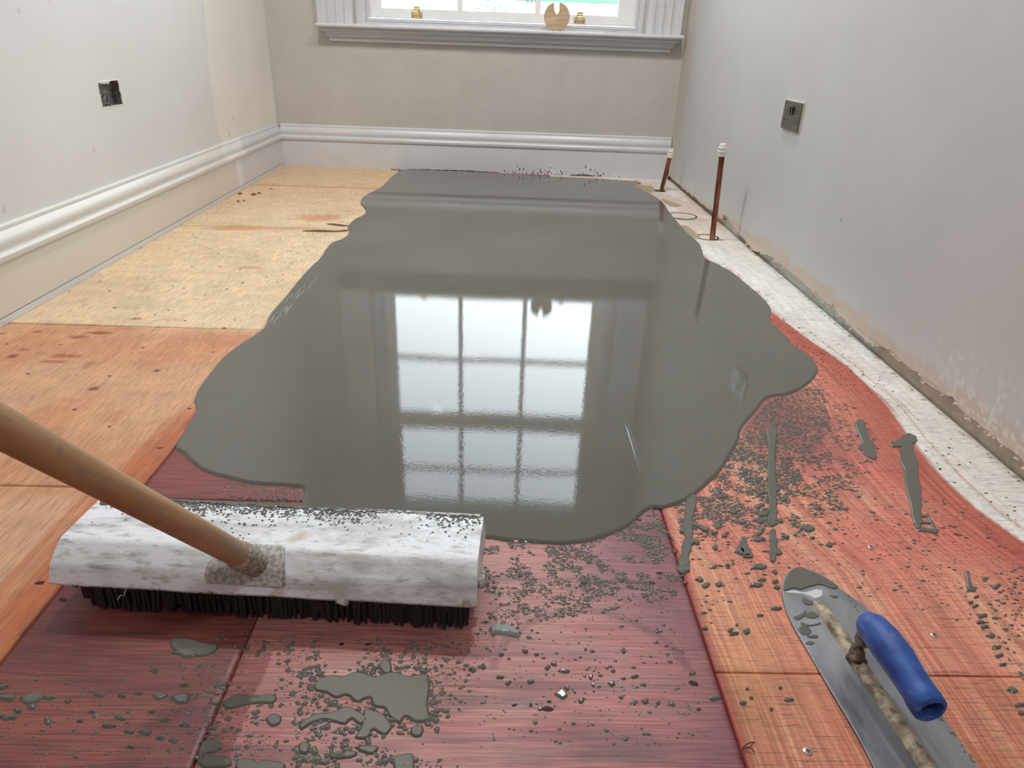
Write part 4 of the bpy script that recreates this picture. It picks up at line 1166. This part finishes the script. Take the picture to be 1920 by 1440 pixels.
# drip lines that crept over the pale board left of the pool
for px, lab in (([(566, 433), (600, 431.5), (630, 433), (652, 431), (650, 434), (622, 435.5), (580, 434.5)], 'thin dark screed run reaching left over the yellow board, lower one'), ([(612, 420), (625, 419.5), (645, 422), (657, 424), (640, 424.5), (620, 421.8)], 'thin dark screed run reaching left over the yellow board, upper one')):
    o = slab(catmull(floor_poly(px), 3), .0015, 'screed_run', M['nail'], rim=.0015); tag(o, lab, 'screed run')
M['filler'] = mat('tan_filler_patch', lin((178, 160, 136)), .8)
for px, lab in (([(1178, 340), (1200, 347), (1222, 350), (1228, 358), (1215, 361), (1195, 352)], 'tan screed skin on the pale strip by the short pipe'),
                ([(1240, 372), (1262, 380), (1278, 386), (1262, 388), (1248, 382)], 'tan screed skin between short pipe and ring cut'),
                ([(1276, 424), (1290, 425), (1304, 436), (1314, 448), (1300, 446), (1286, 436)], 'tan screed skin beside the tall pipe')):
    o = slab(catmull(floor_poly(px), 3), .002, 'screed_skin', M['filler'], rim=.002); tag(o, lab, 'screed skin')

# ------------------------------------------------------------------ small loose things
M['lump'] = mat('mortar_lump', lin((150, 116, 78)), .95)
for k, (x, y, r, lab) in enumerate([(450, 364, .010, 'left mortar crumb by the left skirting'), (476, 366, .012, 'largest mortar crumb on the yellow board by the left skirting'), (486, 363, .009, 'right mortar crumb touching the largest one'), (447, 378, .008, 'front mortar crumb on the yellow board'), (458, 377, .006, 'smallest mortar crumb on the yellow board'), (508, 355, .006, 'lone mortar crumb nearer the back skirting')]):
    c = onz(x, y); bm = bmesh.new(); bmesh.ops.create_icosphere(bm, subdivisions=2, radius=r)
    for v in bm.verts: v.co *= random.uniform(.75, 1.2); v.co.z = max(v.co.z * .6, -r * .3)
    o = obj('mortar_crumb', bm, M['lump']); o.location = (c[0], c[1], r * .3); tag(o, lab, 'crumb')
M['screwm'] = mat('zinc_screw', (.55, .42, .44), .35, metal=.7)
for x, y, lab in ((1514, 1409, 'cross-head screw sunk in the orange board left of the trowel blade'), (1752, 1191, 'cross-head screw in the board right of the trowel handle'), (1633, 1026, 'cross-head screw in the board above the trowel'), (1457, 1012, 'purplish screw beside the streak of screed')):
    c = onz(x, y); t = empty('screw', Matrix.Translation((c[0], c[1], 0))); tag(t, lab, 'screw')
    smooth(obj('head', lathe([(.0048, -.001), (.0050, .0006), (.0040, .0012), (.001, .0012)], 16), M['screwm'], t), 40)
    obj('cross_slot', boxes((-.0026, .0026, -.0005, .0005, .0010, .0014), (-.0005, .0005, -.0026, .0026, .0010, .0014)), M['black'], t)
M['fibre'] = mat('red_fibre', lin((120, 40, 50)), .6)
cu = bpy.data.curves.new('fibre_curl', 'CURVE'); cu.dimensions = '3D'; cu.bevel_depth = .0007; cu.bevel_resolution = 1
for pts in ([(1386, 1425), (1388, 1412), (1396, 1400), (1410, 1393), (1417, 1391)], [(1392, 1408), (1402, 1402), (1408, 1408), (1413, 1412)]):
    s = cu.splines.new('NURBS'); s.points.add(len(pts) - 1); s.use_endpoint_u = True
    for k, p in enumerate(pts): c = onz(*p); s.points[k].co = (c[0], c[1], .0015 + .004 * math.sin(k), 1)
cu.materials.append(M['fibre']); tmp = bpy.data.objects.new('tmp', cu); C.objects.link(tmp); bpy.context.view_layer.update(); me_ = bpy.data.meshes.new_from_object(tmp); bpy.data.objects.remove(tmp); o = obj('fibre_curl', me_, None); tag(o, 'thin dark red curl of fibre at the joint of the boards', 'fibre')

# ------------------------------------------------------------------ BROOM
def f_head(n, b):
    v = coords(n); g = noise(n, coords(n, (9, 30, 30)), 1, 6, .65); g2 = noise(n, coords(n, (40, 120, 120)), 1, 4, .7); g3 = noise(n, v, 11, 2)
    c = mixn(n, rng(n, g, .46, .62, 0, .7), (.86, .91, .98), (.40, .41, .39))
    c = mixn(n, rng(n, g2, .53, .68, 0, .75), c, (.32, .33, .30))
    c = mixn(n, rng(n, g3, .70, .76, 0, .6), c, (.50, .36, .20))
    n.links.new(c, b.inputs['Base Color']); n.links.new(rng(n, g, .3, .7, .3, .55), b.inputs['Roughness'])
    bump(n, b, g2, .5, .0012)
M['head'] = mat('dirty_white_broom_head', rough=.4, build=f_head)
yaw_b = math.atan2(-.027, .541)
BM_ = Matrix.Translation((-.5585, .681, 0)) @ Matrix.Rotation(yaw_b, 4, 'Z')
broom = empty('broom', BM_); tag(broom, 'wide white plastic broom head with black bristles on a wooden pole', 'broom')
LB = .5405
prof = [(.004, .040), (.0015, .042), (.0, .046), (.006, .0655), (.008, .070), (.012, .0735), (.030, .0895), (.034, .0915), (.040, .092), (.122, .0895), (.127, .088), (.130, .084), (.140, .050), (.140, .045), (.136, .041)]
bm = bmesh.new(); ns = 70; rings = []
for k in range(ns + 1):
    u = k / ns; x = u * LB
    rr = []
    endt = min(1, min(x, LB - x) / .004); sc_ = .985 + .015 * endt
    for (py_, pz_) in prof:
        dn = (float(fbm(np.array(x * 14.), np.array(py_ * 30 + pz_ * 20), 3)) - .5) * .0035
        tap = 0
        rr.append(bm.verts.new((x + (pz_ - .065) * (.12 if u < .02 else (-.05 if u > .98 else 0)), .07 + (py_ - .07) * sc_ + dn * .5, .065 + (pz_ - .065) * sc_ + dn)))
    rings.append(rr)
for a, b in zip(rings, rings[1:]):
    m_ = len(prof)
    for q in range(m_): bm.faces.new((a[q], a[(q + 1) % m_], b[(q + 1) % m_], b[q]))
bm.faces.new(rings[0][::-1]); bm.faces.new(rings[-1])
smooth(obj('head', bm, M['head'], broom), 35)
def f_web(n, b):
    g = noise(n, coords(n), 180, 3, .6)
    n.links.new(mixn(n, rng(n, g, .4, .62, 0, 1), (.66, .66, .63), (.33, .33, .30)), b.inputs['Base Color']); bump(n, b, g, .6, .0015)
M['web'] = mat('crusted_socket_web', rough=.7, build=f_web)
# tape flap and lumps on the right end, plastic web under the socket
def lumpy(c, r, s, name, m, par):
    bm = bmesh.new(); bmesh.ops.create_icosphere(bm, subdivisions=2, radius=1)
    for v in bm.verts: v.co = Vector((v.co.x * r * s[0], v.co.y * r * s[1], v.co.z * r * s[2])) * random.uniform(.8, 1.15) + Vector(c)
    return smooth(obj(name, bm, m, par))
lumpy((LB + .004, .03, .060), .008, (.7, 1.2, 1.2), 'filler_lump', M['web'], broom)
lumpy((LB + .003, .055, .050), .007, (.7, 1.2, .9), 'filler_lump', M['web'], broom)
lumpy((LB - .012, .001, .050), .006, (1.0, .5, 1.2), 'filler_lump', M['web'], broom)
lumpy((LB * .69, .000, .042), .006, (1.5, .7, 1.0), 'filler_lump', M['web'], broom)
# web of the socket housing
bm = bmesh.new()
sx0 = .262
WP = [(-.001, .058), (.003, .0745), (.012, .084), (.028, .0955), (.040, .0955), (.045, .06)]
a_, b_ = [], []
for y_, z_ in WP:
    a_.append(bm.verts.new((sx0 - .062 + (.02 if z_ > .09 else 0), y_, z_))); b_.append(bm.verts.new((sx0 + .040 - (.01 if z_ > .09 else 0), y_, z_)))
bm.faces.new(a_); bm.faces.new(b_[::-1])
for q in range(6): bm.faces.new((a_[q], a_[(q + 1) % 6], b_[(q + 1) % 6], b_[q]))
bmesh.ops.bevel(bm, geom=bm.edges[:], offset=.003, segments=2, affect='EDGES')
smooth(obj('socket_web', bm, M['web'], broom), 40)
# handle
hs0 = Vector((-.294, .694, .068)); hs1 = Vector((-.356, .436, .421)); dirn = (hs1 - hs0).normalized(); LEN = 1.18
q4 = dirn.to_track_quat('Z', 'Y').to_matrix().to_4x4()
HMw = BM_.inverted() @ Matrix.Translation(hs0) @ q4
def f_wood(n, b):
    g = noise(n, coords(n, (40, 40, 3)), 1, 5, .6); g2 = noise(n, coords(n, (60, 60, 40)), 1, 4, .7)
    c = mixn(n, rng(n, g, .3, .7, 0, 1), lin((150, 110, 72)), lin((206, 170, 130)))
    z = N(n, 'ShaderNodeSeparateXYZ'); t = N(n, 'ShaderNodeTexCoord'); n.links.new(t.outputs['Object'], z.inputs[0])
    a = rng(n, z.outputs[2], .03, .16, .80, .42)
    ad = N(n, 'ShaderNodeMath'); ad.operation = 'GREATER_THAN'; n.links.new(a, ad.inputs[0]); n.links.new(g2, ad.inputs[1])
    ml = N(n, 'ShaderNodeMath'); ml.operation = 'MULTIPLY'; ml.inputs[1].default_value = .45; n.links.new(ad.outputs[0], ml.inputs[0])
    c = mixn(n, ml.outputs[0], c, (.30, .26, .21))
    n.links.new(c, b.inputs['Base Color']); bump(n, b, g, .2, .0006)
M['wood'] = mat('broom_pole_wood', rough=.55, build=f_wood)
hd = obj('pole', lathe([(.0145, .03)] + [(.0148 + .0001 * math.sin(k), .03 + k * (LEN - .03) / 20) for k in range(1, 20)] + [(.0135, LEN), (.010, LEN + .006)], 28), M['wood'], broom); hd.matrix_local = HMw; smooth(hd, 50)
def f_fer(n, b):
    g = noise(n, coords(n), 190, 4, .7)
    n.links.new(mixn(n, rng(n, g, .42, .60, 0, 1), (.20, .18, .16), (.52, .45, .36)), b.inputs['Base Color']); bump(n, b, g, .7, .0015)
M['ferrule'] = mat('crusted_ferrule', rough=.7, build=f_fer)
bm = lathe([(.0150, -.022), (.0158, .0), (.0170, .03), (.0172, .055), (.0168, .066), (.0150, .068)], 28)
for v in bm.verts:
    if .004 < v.co.z < .064: v.co.x *= random.uniform(.97, 1.05); v.co.y *= random.uniform(.97, 1.05)
fe = obj('ferrule', bm, M['ferrule'], broom); fe.matrix_local = HMw; smooth(fe)
# bristles
bm = bmesh.new(); nb = 0
for k in range(190):
    for r in range(9):
        x = .040 + k * (LB - .055) / 189 + random.uniform(-.001, .001); y = .010 + r * .0140 + random.uniform(-.002, .002); lx, ly = random.uniform(-.004, .004), random.uniform(-.006, .004)
        z0 = .0055 if y > .05 else .004
        t_, b_ = [bm.verts.new((x + a, y + c, .046)) for a, c in ((-.0018, -.0018), (.0018, -.0018), (0, .0022))], [bm.verts.new((x + a * 1.1 + lx, y + c * 1.1 + ly, z0)) for a, c in ((-.0018, -.0018), (.0018, -.0018), (0, .0022))]
        for q in range(3): bm.faces.new((t_[q], t_[(q + 1) % 3], b_[(q + 1) % 3], b_[q]))
M['bristle'] = mat('black_bristles', (.012, .011, .010), .6)
tag(obj('bristles', bm, M['bristle'], broom), kind='stuff')
obj('bristle_base', boxes((.03, LB - .01, .010, .132, .014, .0435)), M['bristle'], broom)
# grey droplets thrown on the far half of the top and along the lower front edge
A = []
for _ in range(1500):
    u = random.random(); x = .01 + .525 * u
    y = .127 - abs(random.gauss(0, .017 if u > .25 else .010)); r = random.uniform(.0009, .0024)
    if y < .04: continue
    A.append((x, y, .0890 + (.13 - y) * .022, r * 1.3, r, r * .6, random.uniform(0, 3)))
for _ in range(34):
    A.append((random.uniform(.02, .53), random.uniform(.045, .10), .0905, .0016, .0013, .0009, 0))
tag(domes('thrown_droplets', A, mat('dark_grey_droplets', lin((92, 94, 92)), .25), broom, n=6), kind='stuff')
# screed caked on far upper edge
bm = bmesh.new(); prev = None
for k in range(150):
    x = .006 + k * (LB - .012) / 149; wv = random.uniform(.001, .006) * (1 if k > 30 else .5)
    cur = [bm.verts.new(p) for p in ((x, .1255 - wv, .0905), (x, .127, .0915 + random.uniform(0, .0008)), (x, .1315, .087), (x, .134, .078))]
    if prev:
        for q in range(3): bm.faces.new((prev[q], prev[q + 1], cur[q + 1], cur[q]))
    prev = cur
smooth(obj('caked_edge', bm, M['drop'], broom))
A = []
for _ in range(90): A.append((random.uniform(.01, .53), random.uniform(-.0005, .002), random.uniform(.038, .045), .0013, .001, .0012, 0))
tag(domes('edge_droplets', A, mat('dark_edge_droplets', (.03, .03, .028), .35), broom, n=6), kind='stuff')
# stray curl of dried plastic on the front left
bm = bmesh.new(); prev = None
for q in range(14):
    a = q / 13; p = Vector((.105 - .022 * a, -.002 - .003 * math.sin(a * 6), .050 - .026 * a + .003 * math.sin(a * 9))); cur = [bm.verts.new(p + Vector((.0008 * math.cos(b), 0, .0008 * math.sin(b)))) for b in (0, 2.1, 4.2)]
    if prev:
        for k in range(3): bm.faces.new((prev[k], prev[(k + 1) % 3], cur[(k + 1) % 3], cur[k]))
    prev = cur
obj('stray_bristle', bm, M['web'], broom)

# ------------------------------------------------------------------ TROWEL
trowel = empty('trowel', Matrix.Translation((.46, .60, 0))); tag(trowel, 'pointed steel finishing trowel with blue grip lying on the orange board', 'trowel')
IT = Matrix.Translation((-.46, -.60, 0))
def f_blade(n, b):
    g = noise(n, coords(n, (30, 10, 1)), 1, 5, .6); g2 = noise(n, coords(n, (500, 14, 1), (0, 0, .08)), 1, 3)
    c = mixn(n, rng(n, g, .35, .65, 0, 1), (.25, .27, .30), (.37, .39, .42)); n.links.new(c, b.inputs['Base Color'])
    n.links.new(rng(n, g, .3, .7, .28, .5), b.inputs['Roughness']); bump(n, b, g2, .25, .0004)
M['blade'] = mat('worn_steel_blade', metal=.75, build=f_blade)
left = [(1500, 1064), (1486, 1066), (1473, 1078), (1467, 1099), (1468, 1120), (1474, 1146), (1490, 1180), (1508, 1210), (1557, 1294), (1604, 1373), (1639, 1440)]
right = [(1520, 1068), (1545, 1080), (1576, 1104), (1605, 1125), (1633, 1150), (1765, 1338), (1832, 1434)]
Lw = catmull(floor_poly(left, .003), 5, False); Rw = catmull(floor_poly(right, .003), 5, False)
def ext(P, yend):
    d = P[-1] - P[-12]; t = (yend - P[-1][1]) / d[1]; return P[-1] + d * t
lo_, ro_ = ext(Lw, .375), ext(Rw, .375)
mid_ = (lo_ + ro_) / 2
endp = [lo_, lo_ + (mid_ - lo_) * .15 + np.array([0, -.012]), mid_ + np.array([0, -.02]), ro_ + (mid_ - ro_) * .15 + np.array([0, -.012]), ro_]
outl = list(Lw) + endp + list(Rw[::-1])
outl = np.array(outl) - np.array([.46, .60])
bl_ = slab(outl, .0014, 'blade', M['blade'], trowel, rim=.0008, base=.0022); 
for p in bl_.data.polygons: pass
bm = bmesh.new(); vs_ = [bm.verts.new((p[0], p[1], .0022)) for p in outl]
for t in tessellate_polygon([[Vector((p[0], p[1], 0)) for p in outl]]): bm.faces.new([vs_[i] for i in t])
obj('blade_underside', bm, M['blade'], trowel)
# mounting rib
ra, rb = onz(1535, 1124, .008), onz(1745, 1440, .008); rd_ = (rb - ra); rdl = np.linalg.norm(rd_[:2]); rdn = rd_[:2] / rdl; rn = np.array([-rdn[1], rdn[0]])
bm = bmesh.new(); prev = None; tot = rdl + .055; n_ = 90
for k in range(n_ + 1):
    s = tot * k / n_; c = ra[:2] + rdn * s - np.array([.46, .60])
    tp = min(1, (k + 2) / 8.) * min(1, (n_ - k + 2) / 6.)
    lum = 1 + .09 * (float(fbm(np.array(s * 90.), np.array(1.), 2)) - .5) * 2
    cur = []
    for u, z in ((-1, 0), (-.85, .45), (-.55, .8), (0, 1), (.55, .8), (.85, .45), (1, 0)):
        cur.append(bm.verts.new((c[0] + rn[0] * u * .0100 * lum * (.6 + .4 * tp), c[1] + rn[1] * u * .0100 * lum * (.6 + .4 * tp), .0034 + z * .0085 * tp * lum)))
    if prev:
        for q in range(6): bm.faces.new((prev[q], prev[q + 1], cur[q + 1], cur[q]))
    prev = cur
def f_rib(n, b):
    g = noise(n, coords(n), 70, 5, .65)
    n.links.new(mixn(n, rng(n, g, .38, .60, 0, 1), lin((112, 98, 78)), lin((196, 184, 158))), b.inputs['Base Color']); bump(n, b, g, .5, .0015)
M['rib'] = mat('screed_crusted_rib', rough=.45, build=f_rib)
smooth(obj('rib', bm, M['rib'], trowel))
# blue grip: closed front end, open tube at rear
def tube(path, radii, n=24, squash=1.0):
    bm = bmesh.new(); rings = []
    P = [Vector(p) for p in path]
    for i, (p, r) in enumerate(zip(P, radii)):
        t = (P[min(i + 1, len(P) - 1)] - P[max(i - 1, 0)]).normalized(); s = t.cross(Vector((0, 0, 1))).normalized(); u = s.cross(t)
        rings.append([bm.verts.new(p + s * r * math.cos(a) * squash + u * r * math.sin(a)) for a in np.arange(n) * 2 * math.pi / n])
    for a, b in zip(rings, rings[1:]):
        for q in range(n): bm.faces.new((a[q], a[(q + 1) % n], b[(q + 1) % n], b[q]))
    return bm, rings
def cen(s, z): c = ra[:2] + rdn * s - np.array([.46, .60]); return (c[0], c[1], z)
s0 = float((onz(1640, 1180, .066)[:2] - ra[:2]) @ rdn); s1 = float((onz(1740, 1312, .064)[:2] - ra[:2]) @ rdn)
path = [cen(s0 - .020, .060), cen(s0 - .0185, .0605), cen(s0 - .013, .0625), cen(s0 - .002, .066), cen(s0 + .02, .0685), cen(s0 + .045, .0685), cen(s0 + .07, .0665), cen(s0 + .09, .065), cen(s1, .064), cen(s1 + .011, .0635), cen(s1 + .013, .0635), cen(s1 + .0125, .0635), cen(s1 - .01, .0635), cen(s1 - .04, .0645)]
rad = [.003, .010, .0148, .0182, .0200, .0200, .0182, .0178, .0188, .0182, .0165, .0130, .0125, .0125]
bm, rg_ = tube(path[:11], rad[:11]); bm.faces.new(rg_[0][::-1])
# inner bore
inner = []
dv = Vector(path[8]) - Vector(path[6]); dv.normalize(); s_ = dv.cross(Vector((0, 0, 1))).normalized(); u_ = s_.cross(dv)
prev = rg_[-1]
for dist, r in ((0, .0135), (-.004, .0125), (-.05, .0115)):
    base = Vector(path[10]) + dv * dist
    cur = [bm.verts.new(base + s_ * r * math.cos(a) + u_ * r * math.sin(a)) for a in np.arange(24) * 2 * math.pi / 24]
    for q in range(24): bm.faces.new((prev[q], prev[(q + 1) % 24], cur[(q + 1) % 24], cur[q]))
    prev = cur
bm.faces.new(prev)
def f_blue(n, b):
    g = noise(n, coords(n, (60, 25, 60), (0, 0, .1)), 1, 6, .7); g2 = noise(n, coords(n), 45, 3)
    c = mixn(n, rng(n, g2, .35, .65, 0, 1), lin((26, 64, 142)), lin((46, 96, 182)))
    c = mixn(n, rng(n, g, .56, .70, 0, .65), c, lin((120, 138, 168)))
    n.links.new(c, b.inputs['Base Color']); n.links.new(rng(n, g, .3, .7, .35, .6), b.inputs['Roughness'])
M['blue'] = mat('blue_rubber_grip', rough=.45, build=f_blue)
bmesh.ops.recalc_face_normals(bm, faces=bm.faces[:])
smooth(obj('grip', bm, M['blue'], trowel), 50)
bm, rg_ = tube([cen(s0 - .004, .057), cen(s0 - .010, .046), cen(s0 - .013, .032), cen(s0 - .014, .020), cen(s0 - .012, .009), cen(s0 - .011, .006)], [.013, .0115, .0095, .0090, .0120, .0150], 16, .8)
def f_stem(n, b):
    g = noise(n, coords(n), 90, 4, .6); n.links.new(mixn(n, rng(n, g, .4, .6, 0, 1), lin((62, 44, 32)), lin((140, 126, 104))), b.inputs['Base Color'])
M['stem'] = mat('dirty_trowel_stem', rough=.5, build=f_stem)
bm.faces.new(rg_[0][::-1]); bm.faces.new(rg_[-1]); smooth(obj('stem', bm, M['stem'], trowel))
# wet screed and white residue on the blade tip
def smear(px, z, m, name, jit=.001):
    o = slab(np.array([onz(a, b, .0036)[:2] for a, b in catmull(px, 3)]) - np.array([.46, .60]), z, name, m, trowel, jitter=jit, rim=.0012, base=.0036)
    return o
q5 = lambda L: [(1400 + x / 3.429, 1020 + y / 3.429) for x, y in L]
smear(q5([(300, 160), (350, 152), (420, 180), (480, 205), (550, 245), (590, 275), (560, 290), (480, 265), (410, 275), (350, 295), (300, 285), (255, 305), (236, 290), (245, 240), (262, 200)]), .0016, M['drop'], 'wet_smear')
M['whitewet'] = mat('pale_wet_residue', (.72, .75, .76), .2)
smear(q5([(245, 312), (300, 295), (350, 310), (400, 305), (450, 290), (490, 305), (480, 340), (440, 352), (400, 335), (360, 322), (300, 318)]), .0009, M['whitewet'], 'pale_residue')
for L in ([(300, 470), (340, 455), (380, 425), (382, 450), (350, 485), (320, 490)], [(370, 455), (420, 435), (468, 460), (440, 478), (390, 475)], [(350, 505), (410, 520), (470, 505), (470, 520), (420, 528), (360, 530)],
          [(330, 540), (380, 525), (415, 555), (400, 585), (350, 580)], [(390, 590), (450, 585), (460, 602), (400, 605)], [(360, 340), (400, 360), (430, 375), (420, 395), (380, 390), (355, 365)], [(535, 335), (565, 328), (592, 340), (565, 350)], [(375, 640), (400, 625), (435, 635), (415, 650)]):
    smear(q5(L), .0011, M['drop'], 'wet_smear', .0006)
A = []
for k in range(60):                          # grit along the long right edge
    t = random.random(); p = Rw[-1] + (Rw[12] - Rw[-1]) * t; A.append((p[0] - .46 - random.uniform(0, .004), p[1] - .60, .0036, .0015, .0015, .0010, 0))
tag(domes('edge_grit', A, M['drop'], trowel, n=6), kind='stuff')
